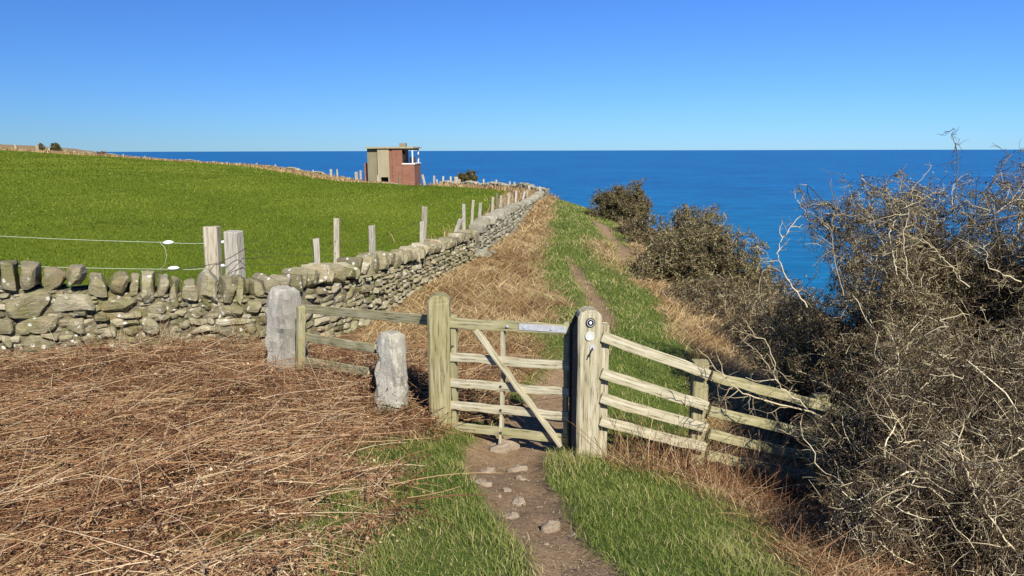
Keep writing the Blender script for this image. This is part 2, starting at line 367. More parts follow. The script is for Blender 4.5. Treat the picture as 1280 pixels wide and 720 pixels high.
def mat_brick(name, c1, c2, mortar, bw=.225, bh=.075):
    t = NT(name); tc = t.n('ShaderNodeTexCoord'); sp = t.n('ShaderNodeSeparateXYZ'); t.l(tc.outputs['Object'], sp.inputs[0])
    cb = t.n('ShaderNodeCombineXYZ'); t.l(t.math('ADD', sp.outputs[0], sp.outputs[1]), cb.inputs[0]); t.l(sp.outputs[2], cb.inputs[1])
    b = t.n('ShaderNodeTexBrick'); b.inputs['Scale'].default_value = 1; b.inputs['Brick Width'].default_value = bw; b.inputs['Row Height'].default_value = bh
    b.inputs['Mortar Size'].default_value = .01; b.inputs['Color1'].default_value = (*c1, 1); b.inputs['Color2'].default_value = (*c2, 1); b.inputs['Mortar'].default_value = (*mortar, 1)
    t.l(cb.outputs[0], b.inputs['Vector'])
    n = t.noise(t.coord(), 1.8, 5); c = t.mix(.55, b.outputs[0], t.ramp(n, [(.3, (.6, .55, .5)), (.65, (1, 1, 1))]), 'MULTIPLY'); t.col(c)
    t.p.inputs['Roughness'].default_value = .9; return t.m
M['brick'] = mat_brick('red_brick', (.20, .07, .038), (.27, .10, .052), (.22, .16, .12))
def mat_conc(name, a, b):
    t = NT(name); v = t.coord((1, 1, .25)); n = t.noise(v, 2.2, 6, .7); n2_ = t.noise(t.coord(), 14, 4)
    t.col(t.ramp(t.mix(.4, n, n2_), [(.3, a), (.7, b)])); t.p.inputs['Roughness'].default_value = .9; return t.m
M['concrete'] = mat_conc('stained_concrete', (.22, .185, .11), (.36, .31, .20))
M['concrete_dark'] = mat_conc('darker_concrete', (.13, .115, .07), (.24, .21, .13))  # darker tone for the left wall, lintels and roof hatch
M['paint'] = simple('old_white_paint', (.66, .62, .57), .7, 0, .12, 6)
M['void'] = simple('dark_interior', (.02, .018, .016), .9)
def mat_sea():
    t = NT('sea_water'); v = t.coord((1, 1, 1)); v2 = t.coord((.35, 1, 1))
    a = t.noise(v, .0025, 4); b = t.noise(v2, .05, 5, .6); c2 = t.noise(v2, .012, 4)
    t.col(t.ramp(t.math('ADD', t.math('MULTIPLY', t.mix(.5, t.noise(v2, .14, 3, .6), t.noise(v2, .035, 6, .7)), .7), t.math('MULTIPLY', t.mix(.5, a, c2), .3)), [(.41, (.0, .044, .145)), (.5, (.0, .084, .225)), (.59, (.002, .145, .32))]))
    ln = t.n('ShaderNodeVectorMath', operation='LENGTH'); t.l(t.coord(), ln.inputs[0]); sh = t.n('ShaderNodeMapRange'); sh.inputs['From Min'].default_value = 250; sh.inputs['From Max'].default_value = 1400; sh.inputs['To Min'].default_value = .55; sh.inputs['To Max'].default_value = 0; t.l(ln.outputs['Value'], sh.inputs['Value'])
    t.col(t.mix(sh.outputs[0], t.p.inputs['Base Color'].links[0].from_socket, (.001, .130, .225)))      # shallower, greener water inshore
    t.p.inputs['Roughness'].default_value = .35; t.p.inputs['IOR'].default_value = 1.33; t.p.inputs['Specular IOR Level'].default_value = .22
    bp = t.n('ShaderNodeBump'); bp.inputs['Strength'].default_value = .9; bp.inputs['Distance'].default_value = 2.2
    t.l(t.mix(.5, b, c2), bp.inputs['Height']); t.l(bp.outputs[0], t.p.inputs['Normal']); return t.m
M['sea'] = mat_sea()
# ================================================================== ground, path, sea
def build_ground():
    fine = np.arange(-52, 52.01, .3); coarse1 = np.linspace(-180, -52, 34)[:-1]; coarse2 = np.linspace(52, 180, 34)[1:]
    A = np.radians(np.concatenate([coarse1, fine, coarse2[:-1]]))
    rr = [0.25]
    while rr[-1] < 900: rr.append(rr[-1] * (1.02 if 1.8 < rr[-1] < 70 else 1.06))
    rr = np.array(rr); na, nr = len(A), len(rr)
    X = np.sin(A)[None] * rr[:, None]; Y = np.cos(A)[None] * rr[:, None]
    Z = np.concatenate([ter(X[i:i + 20], Y[i:i + 20]) for i in range(0, nr, 20)])
    pm = pathmask(X, Y)
    Z -= (.06 - .016 * n2(X, Y, .17, 8.) - .012 * n2(X, Y, .42, 4.)) * sstep(.12, -.15, pm) * (Y < 60)
    V = np.stack([X, Y, Z], -1).reshape(-1, 3)
    c = np.array([[0, 0, tz(0, 0)]]); V = np.concatenate([V, c])
    idx = np.arange(nr * na).reshape(nr, na); nx = np.roll(idx, -1, 1)
    Q = np.stack([idx[:-1], idx[1:], nx[1:], nx[:-1]], -1).reshape(-1, 4)[:, ::-1]
    T = np.stack([np.full(na, nr * na), idx[0], nx[0]], -1)[:, ::-1]
    x, y = V[:, 0], V[:, 1]
    fs = fieldside(x, y); q, sd, arc = polydist(x, y, BOUND); infield = (fs > .15) & ~((sd > 0) & (y > 38)) & (y > 3)
    field = sstep(.4, 1.3, fs + .25 * n2(x, y, .6)) * infield
    field = field * sstep(.3, 2.2, np.where(y > 40, q, 9))
    soil = sstep(.06, -.06, pathmask(x, y)) * (y < 60)
    dry = drymask(x, y); far_dry = sstep(9, 14, np.hypot(x, y)) * dry * (1 - field)
    far_dry = np.maximum(far_dry, ((sd > -1.5) & (y > 45)) * .8)
    fx = x[Q].mean(1); fy = y[Q].mean(1)
    isp = soil[Q].mean(1) > .5
    fld = field[Q].mean(1) > .5
    for name, sel, tt in (('ground', ~isp & ~fld, True), ('path', isp, False), ('field', fld, False)):
        q_ = Q[sel]; t_ = T if tt else np.zeros((0, 3), int)
        used = np.unique(np.concatenate([q_.ravel(), t_.ravel()])); mp = np.full(len(V), -1); mp[used] = np.arange(len(used))
        g = Geo(); g.add(V[used], T=mp[t_], Q=mp[q_])
        me = g.mesh(name, True)
        for an, av in (('soil', soil), ('dry', dry), ('far_dry', far_dry), ('field', field)):
            at = me.attributes.new(an, 'FLOAT', 'POINT'); at.data.foreach_set('value', av[used].astype(np.float32))
        struct(name, me, M['ground'])
build_ground()
def build_sea():
    rr = np.concatenate([[30], np.geomspace(60, 45000, 60)]); A = np.linspace(0, 2 * math.pi, 97)[:-1]
    X = np.sin(A)[None] * rr[:, None]; Y = np.cos(A)[None] * rr[:, None]
    n, k = X.shape; idx = np.arange(n * k).reshape(n, k); nx = np.roll(idx, -1, 1)
    g = Geo(); g.add(np.stack([X, Y, np.full_like(X, -62.)], -1).reshape(-1, 3), Q=np.stack([idx[:-1], idx[1:], nx[1:], nx[:-1]], -1).reshape(-1, 4)[:, ::-1])
    struct('sea', g.mesh('sea', True), M['sea'])
build_sea()

# ================================================================== dry stone walls
K = 20
def stone_geo(poly, front, thick, seed, bulge=.035, rough=.010, K=K):
    """rounded stone from a polygon (s,t): returns local verts (s, depth, t) & quads. depth<0 towards the viewer"""
    rg = np.random.default_rng(seed)
    P = np.asarray(poly, float); c = P.mean(0)
    nxt = np.roll(P, -1, 0); L = np.hypot(*(nxt - P).T); cum = np.concatenate([[0], np.cumsum(L)])
    t = np.linspace(0, cum[-1], K, endpoint=False)
    PP = np.concatenate([P, P[:1]])
    O = np.stack([np.interp(t, cum, PP[:, i]) for i in (0, 1)], 1)
    O = .13 * np.roll(O, 1, 0) + .74 * O + .13 * np.roll(O, -1, 0)
    size = math.sqrt(max(1e-6, np.ptp(P[:, 0]) * np.ptp(P[:, 1])))
    ph = rg.uniform(0, 6.28, 4); th = np.arange(K) / K * 2 * math.pi
    O = c + (O - c) * (1 + .035 * np.sin(2 * th + ph[0]) + .03 * np.sin(3 * th + ph[1]) + .025 * np.sin(5 * th + ph[2]) + .02 * rg.normal(size=K))[:, None]
    rings = [.0, .3, .6, .84, .955, 1.0, 1.0, .9]
    b = min(bulge, size * .11)
    tilt = rg.normal(size=2) * .14
    V = []
    for r_ in range(len(rings)):
        s = rings[r_]; q = c + (O - c) * max(s, .02)
        rel = q - c
        if r_ <= 4: dep = front - b * .45 * (1 - s ** 3.0) * rg.uniform(.9, 1.1) + b * .0 + rel @ tilt
        elif r_ == 5: dep = front + b * .55 + rel @ tilt
        elif r_ == 6: dep = np.full(K, front + thick * .6)
        else: dep = np.full(K, front + thick)
        v = np.stack([q[:, 0], np.broadcast_to(dep, (K,)), q[:, 1]], 1)
        V.append(v)
    V = np.concatenate(V)
    nz = snoise(V + seed * 1.7, size * .5 + .02, seed * .37)
    V[:, 1] += nz * min(rough, size * .09) * (V[:, 1] < front + thick * .5)
    V[:, 0] += snoise(V + seed, size * .4 + .02, seed * .2) * rough * .5
    ctr = np.array([c[0], front + thick * .35, c[1]])
    for _ in range(8):                                              # split faces: clip by random planes
        nn = rg.normal(size=3) * [1, .9, 1]; nn[1] = -abs(nn[1]) - .25; nn /= np.linalg.norm(nn)
        dd = (V - ctr) @ nn; off = dd.max() * rg.uniform(.62, .92); V -= np.clip(dd - off, 0, None)[:, None] * nn[None]
    V[:, 1] += rg.normal(size=len(V)) * size * .006
    n = len(rings); idx = np.arange(n * K).reshape(n, K); nx = np.roll(idx, -1, 1)
    Q = np.stack([idx[:-1], nx[:-1], nx[1:], idx[1:]], -1).reshape(-1, 4)
    return V, Q
class Line:
    """a wall line on plan: s (arc) -> point, normal towards the viewer's side (right hand)"""
    def __init__(s, P):
        P = np.asarray(P, float)
        for _ in range(2):                                          # round the corners
            q = [P[0]]
            for a, b in zip(P[:-1], P[1:]): q += [a * .75 + b * .25, a * .25 + b * .75]
            P = np.array(q + [P[-1]])
        s.P = P; s.c = np.concatenate([[0], np.cumsum(np.hypot(*np.diff(P, axis=0).T))]); s.L = s.c[-1]
    def at(s, a):
        a = np.asarray(a, float)
        p = np.stack([np.interp(a, s.c, s.P[:, i]) for i in (0, 1)], -1)
        d = np.stack([np.interp(a + .15, s.c, s.P[:, i]) - np.interp(a - .15, s.c, s.P[:, i]) for i in (0, 1)], -1)
        d = d / (np.linalg.norm(d, axis=-1, keepdims=True) + 1e-9)
        return p, d
    def map(s, V, zfun=None):
        """local (arc, depth, height) -> world. depth<0 is towards the right-hand side of the line"""
        p, d = s.at(V[:, 0])
        nrm = np.stack([d[:, 1], -d[:, 0]], 1)
        z = V[:, 2] + (zfun(V[:, 0]) if zfun is not None else 0)
        return np.concatenate([p - nrm * V[:, 1:2], z[:, None]], 1)
def stone_tint(): return float(np.clip(R.normal(.5, .22), 0, 1))
def add_stone(g, line, poly, front, thick, zf=None, **kw):
    V, Q = stone_geo(poly, front, thick, int(R.integers(1, 9999)), **kw)
    g.add(line.map(V, zf), Q=Q, tint=stone_tint())
def core(g, line, a0, a1, zb, zt, depth, inset, step=.3):
    """solid heart of the wall, set back from the faces"""
    a = np.arange(a0, a1 + step, step); n = len(a)
    V = []
    for dd, zz in ((inset, zb), (inset, zt), (inset + depth, zt), (inset + depth, zb)):
        V.append(np.stack([a, np.full(n, dd), zz(a)], 1))
    V = line.map(np.concatenate(V)); i = np.arange(n - 1)
    Q = np.concatenate([np.stack([k * n + i, k * n + i + 1, (k + 1) % 4 * n + i + 1, (k + 1) % 4 * n + i], 1) for k in range(4)])
    Q = np.concatenate([Q, [[0, n, 2 * n, 3 * n]], [[n - 1, 2 * n - 1, 3 * n - 1, 4 * n - 1]]])
    g.add(V, Q=Q, tint=.12)
def courses(g, line, a0, a1, zb, zt, hs, front=0., thick=.22, wr=(1.0, 3.0), K=K, jit=.03):
    """random rubble courses from zb(a) to zt(a)"""
    tot = float(np.max(zt(np.linspace(a0, a1, 30)) - zb(np.linspace(a0, a1, 30))))
    h = 0
    while h < tot:
        rh = R.uniform(*hs); a = a0 - R.uniform(0, .2)
        while a < a1:
            wd = rh * R.uniform(*wr); m = a + wd / 2
            scale = 1.0
            b = float(zb(np.array([m]))[0]); t = float(zt(np.array([m]))[0]); f = (t - b) / tot
            y0 = b + h * f; y1 = b + min(h + rh, tot) * f
            if y1 - y0 > .02:
                pieces = [(y0, y1)]
                if rh * f > .11 and R.random() < .3: mm = y0 + (y1 - y0) * R.uniform(.35, .65); pieces = [(y0, mm), (mm, y1)]
                for (u0, u1) in pieces:
                    j = lambda k=1.: R.normal() * jit * (u1 - u0) * 4 * k * .3
                    gp = .006
                    poly = [(a + gp + j(), u0 + gp + j()), (a + wd * R.uniform(.4, .6), u0 + gp + j(.6)), (a + wd - gp + j(), u0 + gp + j()),
                            (a + wd - gp + j(), u1 - gp + j()), (a + wd * R.uniform(.4, .6), u1 - gp + j(.8)), (a + gp + j(), u1 - gp + j())]
                    add_stone(g, line, poly, front + R.normal() * .014, thick, K=K)
            a += wd
        h += rh
# ---- the near wall: runs along the left, turns behind the stone post and climbs away beside the path
W1 = Line([(-14, 3.05), (-9, 5.55), (-5.3, 7.4), (-4, 8.02), (-2.95, 8.58), (-2.45, 9.3), (-2.1, 11), (-1.85, 12.5), (-1.32, 15.5), (-.86, 18.4)])
TOPS = [(pt(0, 330, 7.38), 0), (pt(330, 346, 8.6), 0)]
def a_near(line, x, y):
    a = np.linspace(0, line.L, 800); p, _ = line.at(a); return float(a[np.argmin(np.hypot(p[:, 0] - x, p[:, 1] - y))])
aA = a_near(W1, -5.3, 7.4); aB = a_near(W1, -2.98, 8.55)
# wall body top (below the cope) and full top, heights surveyed from the photo
KT = np.array([(0, -1.30), (a_near(W1, -9, 5.55), -1.25), (aA, -1.36), (aB, -1.68), (a_near(W1, -2.2, 10.4), -1.80), (a_near(W1, -1.85, 12.3), -1.92), (a_near(W1, -1.4, 15), -2.05), (W1.L, -2.16)])
z1t = lambda a: np.interp(a, KT[:, 0], KT[:, 1])
def z1b(a):
    p, _ = W1.at(a); return ter(p[:, 0], p[:, 1]) - .12
LAB_W = 'long dry stone wall of lichened rubble with upright cope stones, running from the left edge round behind the gate'
wall = thing('dry_stone_wall', LAB_W, 'wall', (-4, 8.02, tz(-4, 8.02)))
wl = np.array(wall.location)
def rel(g): 
    for v in g.V: v -= wl.astype(np.float32)
    return g
# traced stones of the stretch in the left foreground (detail survey in pixels of a 3.6x crop)
def plane_st(cx, cy):
    px = cx / 3.6; py = 300 + cy / 3.6
    u = (px - 640) / F; v = (360 - py) / F
    Y = CP + v * SP; Z = -SP + v * CP; dx = u / Y; dz = Z / Y
    A = np.array([-5.3, 7.4]); B = np.array([-2.95, 8.58]); D = B - A
    # ray (dx*d, d) meets A + k D
    k = (A[0] - dx * A[1]) / (dx * D[1] - D[0]); d = A[1] + k * D[1]
    return (aA + k * (aB - aA), dz * d)
COPE = [[(-150,88),(-85,90),(-80,225),(-150,235)],[(-75,100),(-8,92),(-6,230),(-78,232)],[(0,95),(75,95),(82,225),(0,235)],[(92,98),(180,100),(190,205),(100,215)],[(200,130),(255,128),(308,170),(270,225),(215,235),(200,200)],[(318,115),(385,112),(400,160),(370,205),(310,195),(300,165)],
[(408,155),(465,148),(495,200),(500,260),(470,270),(410,235)],[(505,180),(545,142),(598,160),(590,235),(555,258),(508,255)],[(605,155),(645,160),(640,245),(590,250)],[(650,145),(718,150),(718,270),(690,292),(645,280)],
[(730,152),(778,155),(772,265),(745,278),(722,260)],[(790,168),(835,175),(820,290),(785,318),(778,300)],[(845,185),(900,175),(905,260),(880,298),(832,290)],[(915,170),(965,130),(1010,180),(1005,280),(960,308),(905,275)],
[(1030,175),(1085,165),(1088,250),(1060,282),(1015,275)],[(1095,165),(1130,170),(1130,230),(1105,292),(1075,280)],[(1130,165),(1165,180),(1160,255),(1130,260)],[(1170,180),(1224,190),(1224,265),(1170,250)]]
BODY = [[(-150,240),(-10,235),(-5,340),(-150,345)],[(0,260),(75,225),(225,225),(235,260),(185,340),(60,348),(0,340)],[(240,235),(420,240),(455,300),(330,310),(240,325)],[(465,270),(640,255),(650,285),(600,312),(465,315)],[(675,290),(775,275),(778,320),(680,332)],
[(85,345),(290,335),(295,395),(270,412),(80,415)],[(300,345),(420,345),(415,415),(300,420)],[(425,322),(505,340),(505,358),(430,355)],[(345,315),(420,310),(420,345),(345,340)],[(525,335),(675,308),(675,340),(560,350)],[(440,370),(495,365),(500,385),(440,390)],
[(505,360),(645,348),(650,380),(505,385)],[(650,345),(700,340),(735,385),(730,412),(655,418)],[(700,335),(795,325),(790,345),(700,360)],[(805,305),(870,305),(868,338),(800,335)],[(875,300),(935,305),(945,335),(875,342)],[(990,295),(1130,290),(1135,335),(990,350)],
[(1130,265),(1205,270),(1200,340),(1135,335)],[(425,395),(540,390),(545,435),(420,430)],[(565,390),(650,385),(650,418),(560,418)],[(730,372),(790,362),(792,392),(735,398)],[(800,365),(870,370),(868,395),(805,400)],[(870,345),(925,345),(930,370),(870,372)],[(1000,348),(1180,345),(1170,370),(1000,378)],
[(0,350),(80,355),(75,415),(0,420)],[(-150,350),(-10,350),(-10,425),(-150,430)],[(0,430),(70,428),(75,470),(0,480)],[(75,425),(180,420),(310,445),(250,490),(90,510)],[(330,425),(430,425),(515,460),(510,490),(435,508)],[(190,415),(300,415),(300,440),(190,438)],[(530,455),(570,420),(720,425),(720,455),(620,452)],
[(725,410),(800,398),(825,425),(815,455),(730,455)],[(225,490),(280,465),(375,465),(370,520),(330,550),(225,535)],[(385,490),(440,515),(520,510),(500,550),(380,545)],[(520,480),(570,460),(665,470),(685,520),(640,550),(540,560),(510,540)],[(685,475),(730,462),(815,465),(810,510),(690,515)],[(820,430),(870,430),(860,460),(825,460)],
[(880,375),(985,380),(985,415),(870,425)],[(1000,400),(1110,388),(1110,420),(1000,428)],[(990,430),(1130,425),(1135,465),(1060,480),(985,470)],[(910,430),(985,425),(975,452),(915,455)],[(945,480),(1080,475),(1085,540),(950,545)],[(1090,480),(1185,470),(1185,540),(1090,545)],[(820,470),(935,465),(940,520),(830,525)],
[(60,515),(150,512),(150,550),(60,545)],[(155,520),(220,515),(215,555),(155,560)],[(0,490),(60,500),(55,540),(0,540)],[(690,520),(820,520),(820,560),(690,565)],[(1120,375),(1195,370),(1190,420),(1120,420)],[(1140,425),(1195,420),(1195,468),(1140,465)],[(-150,435),(-10,435),(-10,540),(-150,540)],
[(235,345),(300,330),(298,340),(240,345)],[(945,340),(985,335),(985,372),(945,370)],[(930,245),(990,310),(940,330)],[(380,560),(500,555),(500,610),(380,610)],[(510,565),(650,558),(650,615),(510,615)],[(230,545),(320,555),(320,610),(230,610)],[(0,550),(100,552),(100,615),(0,615)],[(830,530),(940,528),(940,590),(830,590)],[(950,550),(1085,548),(1085,600),(950,600)]]
gb = Geo()
gcs = []                                                              # individual cope stones
for pl in BODY:
    P = [plane_st(*q) for q in pl]; c = np.mean(P, 0); P = [tuple(c + (np.array(p) - c) * 1.03) for p in P]
    add_stone(gb, W1, P, R.normal() * .022 - .015, .26, K=28, bulge=.05, rough=.016)
def cope(line, poly, zf=None, K=24, front=-.03, thick=.36):
    g = Geo(); add_stone(g, line, poly, front + R.normal() * .02, thick * R.uniform(.85, 1.1), K=K, bulge=.06, rough=.016); gcs.append(g)
for pl in COPE:
    P = [plane_st(*q) for q in pl]; c = np.mean(P, 0); cope(W1, [tuple(c + (np.array(p) - c) * 1.02) for p in P], K=28)
a_tr0 = plane_st(-150, 100)[0]; a_tr1 = plane_st(1215, 100)[0]
core(gb, W1, 0, W1.L, z1b, lambda a: z1t(a) - .03, .30, .06)
# small packing stones behind the traced face, then rubble for the rest of the line
courses(gb, W1, a_tr0 - .1, a_tr1 + .1, z1b, lambda a: z1t(a) - .02, (.05, .10), front=.035, thick=.1, K=12)
courses(gb, W1, a_tr0 - 3.5, a_tr0, z1b, z1t, (.09, .22), K=14)
courses(gb, W1, a_tr1, a_tr1 + 2.2, z1b, z1t, (.06, .15), K=18)
courses(gb, W1, a_tr1 + 2.2, W1.L, z1b, z1t, (.06, .15), K=14)
# field side face, coarser
W1b = Line([tuple(p) for p in W1.P[::-1]])
def z1bb(a): p, _ = W1b.at(a); return ter(p[:, 0], p[:, 1]) - .1
courses(gb, W1b, 3, W1b.L - 7, z1bb, lambda a: np.interp(W1b.L - a, KT[:, 0], KT[:, 1]), (.12, .22), front=-.44, thick=.12, K=10)
a = a_tr1 + .01; 
while a < W1.L - .1:
    wd = R.uniform(.12, .30); h = R.uniform(.20, .32) * np.interp(a, [a_tr1, W1.L], [1.05, .85]); t = float(z1t(np.array([a]))[0]) - .015; l = R.normal() * .03
    cope(W1, [(a + .008, t + R.normal() * .015), (a + wd - .008, t + R.normal() * .015), (a + wd - .012 + l, t + h * R.uniform(.7, .92)), (a + wd * .55 + l, t + h), (a + .012 + l, t + h * R.uniform(.72, .95))], K=18)
    a += wd
a = a_tr0
while a > a_tr0 - 1.2:
    wd = R.uniform(.2, .3); t = float(z1t(np.array([a]))[0]); cope(W1, [(a - wd, t), (a - .01, t), (a - .01, t + .27), (a - wd, t + .25)], K=14); a -= wd
link('wall_body', rel(gb).mesh('wall_body', 'rock'), M['stone'], wall)
NC = 0
rest = Geo()
for g in gcs:
    if NC < 99: link('cope_stone', rel(g).mesh('cope_stone', 'rock'), M['stone'], wall); NC += 1
    else:
        rest.add(g.V[0] - wl.astype(np.float32), Q=g.Q[0], tint=g.A[0])
if rest.n: o = link('cope_stones', rest.mesh('cope_stones', 'rock'), M['stone'], wall); o['kind'] = 'stuff'
# ---- the further stretch beyond the tumbled gap
W2 = Line([(-.80, 19.3), (-.55, 20.5), (.05, 25), (.95, 33), (1.85, 42.5)])
z2b = lambda a: (lambda p: ter(p[:, 0], p[:, 1]) - .1)(W2.at(a)[0])
z2t = lambda a: np.interp(a, [0, 1.0, 6, 14, W2.L], [-2.12, -2.05, -2.1, -2.38, -2.52])
def simple_wall(line, zb, zt, label, mat, hs=(.1, .2), Kc=10, cope_h=.24, thick=.22, cw=(.16, .34), both=False):
    p0, _ = line.at(np.array([line.L / 2])); loc = (float(p0[0, 0]), float(p0[0, 1]), tz(p0[0, 0], p0[0, 1]))
    t_ = thing('dry_stone_wall', label, 'wall', loc); L = np.array(loc, np.float32)
    g = Geo(); core(g, line, 0, line.L, zb, lambda a: zt(a) - .03, .3, .06); courses(g, line, 0, line.L, zb, zt, hs, thick=thick, K=Kc)
    gc = Geo(); a = 0
    while a < line.L:
        wd = R.uniform(*cw); h = R.uniform(.75, 1.1) * cope_h; t = float(zt(np.array([a]))[0]) - .02; l = R.normal() * .03
        add_stone(gc, line, [(a, t), (a + wd - .01, t), (a + wd - .02 + l, t + h * R.uniform(.7, .95)), (a + wd * .5 + l, t + h), (a + .01 + l, t + h * R.uniform(.7, .95))], -.02 + R.normal() * .02, .38, K=Kc + 2); a += wd
    for q in (g, gc):
        for v in q.V: v -= L
    link('wall_body', g.mesh('wall_body', 'rock'), mat, t_); link('coping', gc.mesh('coping', 'rock'), mat, t_)
simple_wall(W2, z2b, z2t, 'rough dry stone wall climbing to the crest beyond the tumbled gap, path on its right', M['stone_far'], Kc=12)
W3 = Line([(1.95, 43.5), (-1.0, 47.3), (-5.2, 53.2)][::-1])
z3b = lambda a: (lambda p: ter(p[:, 0], p[:, 1]) - .1)(W3.at(a)[0])
simple_wall(W3, z3b, lambda a: z3b(a) + .48 + .08 * np.sin(a * 2.1), 'low crumbling stone wall along the far field edge, right of the round dark bush', M['stone_far'], (.12, .24), 8, .2)
W4 = Line([(-8.6, 58.2), (-13.4, 65), (-28.5, 85), (-50, 105), (-90, 130), (-140, 155)][::-1])
z4b = lambda a: (lambda p: ter(p[:, 0], p[:, 1]) - .1)(W4.at(a)[0])
simple_wall(W4, z4b, lambda a: z4b(a) + .24 + .12 * np.sin(a * .9) + .1 * np.sin(a * .23), 'long low field wall on the skyline left of the brick lookout', M['stone'], (.22, .3), 8, .18, cw=(.4, .8))
# tumbled stones in the gap between the two stretches
tum = []
for k, (x, y, s) in enumerate([(-.83, 18.75, .17), (-.70, 18.95, .14), (-.60, 18.7, .12), (-.78, 19.15, .16), (-.5, 19.2, .11)]):
    V, Q = stone_geo([(-s, 0), (-s * .3, -s * .5), (s * .8, -s * .4), (s, .1 * s), (s * .5, s * .6), (-s * .6, s * .55)], 0, .22, 50 + k, K=14)
    V[:, 2] += .35 * s; V[:, 1] -= .1
    g = Geo(); g.add(V, Q=Q, tint=stone_tint()); o = link('fallen_stone', g.mesh('fallen_stone', 'rock'), M['stone_far'], None, (x, y, tz(x, y)))
    tag(o, 'fallen grey wall stone lying in the tumbled gap of the dry stone wall', 'stone', 'fallen stones in the wall gap')

# ================================================================== woodwork
def beam(L, W, T, mat, parent, p0, p1, name, up=(0, 0, 1), seg=8, jit=.002, taper=0., bev=.006, label=None):
    """a sawn board whose grain runs along local X, from p0 to p1 (world)"""
    p0 = Vector(p0); p1 = Vector(p1); L = (p1 - p0).length
    bm = bmesh.new(); xs = np.linspace(0, L, seg + 1); prev = None; rows = []
    for i, x in enumerate(xs):
        k = 1 - taper * i / seg; dy, dz = R.normal(size=2) * jit * 1.5
        rows.append([bm.verts.new((x, sy * T / 2 * k + dy + R.normal() * jit * .5, sz * W / 2 * k + dz + R.normal() * jit * .5)) for sy, sz in ((-1, -1), (1, -1), (1, 1), (-1, 1))])
    for r0, r1 in zip(rows[:-1], rows[1:]):
        for k in range(4): bm.faces.new((r0[k], r0[(k + 1) % 4], r1[(k + 1) % 4], r1[k]))
    bm.faces.new(rows[0][::-1]); bm.faces.new(rows[-1])
    bmesh.ops.recalc_face_normals(bm, faces=bm.faces)
    ed = [e for e in bm.edges if len(e.link_faces) == 2 and e.calc_face_angle() > .9]
    bmesh.ops.bevel(bm, geom=ed, offset=bev, segments=2, profile=.6, affect='EDGES')
    me = bpy.data.meshes.new(name); bm.to_mesh(me); bm.free()
    X = (p1 - p0).normalized(); U = Vector(up); Yv = U.cross(X).normalized(); Zv = X.cross(Yv)
    m4 = Matrix((X, Yv, Zv)).transposed().to_4x4(); m4.translation = p0
    if parent is not None: m4 = Matrix.Translation(-parent.location) @ m4
    o = link(name, me, mat, parent, mat4=m4)
    if label: o['label'] = label
    return o
def post_mesh(name, W, D, H, sink, top='round', jit=.003, ns=10, chamf=.0):
    """squared post, base at z=0 reaching down by sink, arched, domed or sawn flat top"""
    bm = bmesh.new(); zs = list(np.linspace(-sink, H - (W * .42 if top == 'round' else 0), ns)); rings = []
    def ring(z, w, d, x0=0):
        a, b, c = w / 2, d / 2, min(w, d) * .1
        pts = [(-a + c, -b), (a - c, -b), (a, -b + c), (a, b - c), (a - c, b), (-a + c, b), (-a, b - c), (-a, -b + c)]
        return [bm.verts.new((x + x0 + R.normal() * jit * .4, y + R.normal() * jit * .4, z + R.normal() * jit * (.3 if z < H * .98 else 1))) for x, y in pts]
    for z in zs: rings.append(ring(z, W * (1 + R.normal() * .006), D * (1 + R.normal() * .006)))
    if top == 'round':
        for q in (.25, .5, .7, .86, .96): 
            wq = W * math.sqrt(max(.02, 1 - q ** 2.4)); rings.append(ring(zs[-1] + W * .42 * q, max(wq, W * .2), D * (1 - .08 * q)))
    else:
        rings.append(ring(H + .006, W * .93, D * .93)) if top == 'dome' else None
    for r0, r1 in zip(rings[:-1], rings[1:]):
        for k in range(8): bm.faces.new((r0[k], r0[(k + 1) % 8], r1[(k + 1) % 8], r1[k]))
    bm.faces.new(rings[-1]); bm.faces.new(rings[0][::-1])
    bmesh.ops.recalc_face_normals(bm, faces=bm.faces)
    me = bpy.data.meshes.new(name); bm.to_mesh(me); bm.free(); return me
def disc(name, r, t, mat, parent, loc, segs=28, label=None, ring=None):
    """a disc (or ring) facing -Y"""
    bm = bmesh.new(); n = segs
    prof = [(0, -t), (r * .93, -t), (r, -t * .7), (r, 0)] if ring is None else [(ring, 0), (ring, -t), (r, -t), (r, 0)]
    vs = [[bm.verts.new((q * math.cos(i * 2 * math.pi / n), y, q * math.sin(i * 2 * math.pi / n))) for i in range(n)] if q > 0 else [bm.verts.new((0, y, 0))] for q, y in prof]
    for a, b in zip(vs[:-1], vs[1:]):
        for i in range(n):
            j = (i + 1) % n
            if len(a) == 1: bm.faces.new((a[0], b[i], b[j]))
            else: bm.faces.new((a[i], a[j], b[j], b[i]))
    bmesh.ops.recalc_face_normals(bm, faces=bm.faces)
    me = bpy.data.meshes.new(name); bm.to_mesh(me); bm.free()
    return link(name, me, mat, parent, loc)
def plate(name, pts, t, mat, parent, loc):
    """flat outline (x,z) extruded t towards -Y"""
    bm = bmesh.new(); a = [bm.verts.new((x, 0, z)) for x, z in pts]; b = [bm.verts.new((x, -t, z)) for x, z in pts]; n = len(pts)
    bm.faces.new(a); bm.faces.new(b[::-1])
    for i in range(n): bm.faces.new((a[i], a[(i + 1) % n], b[(i + 1) % n], b[i]))
    bmesh.ops.recalc_face_normals(bm, faces=bm.faces); bmesh.ops.triangulate(bm, faces=bm.faces)
    me = bpy.data.meshes.new(name); bm.to_mesh(me); bm.free()
    return link(name, me, mat, parent, loc)
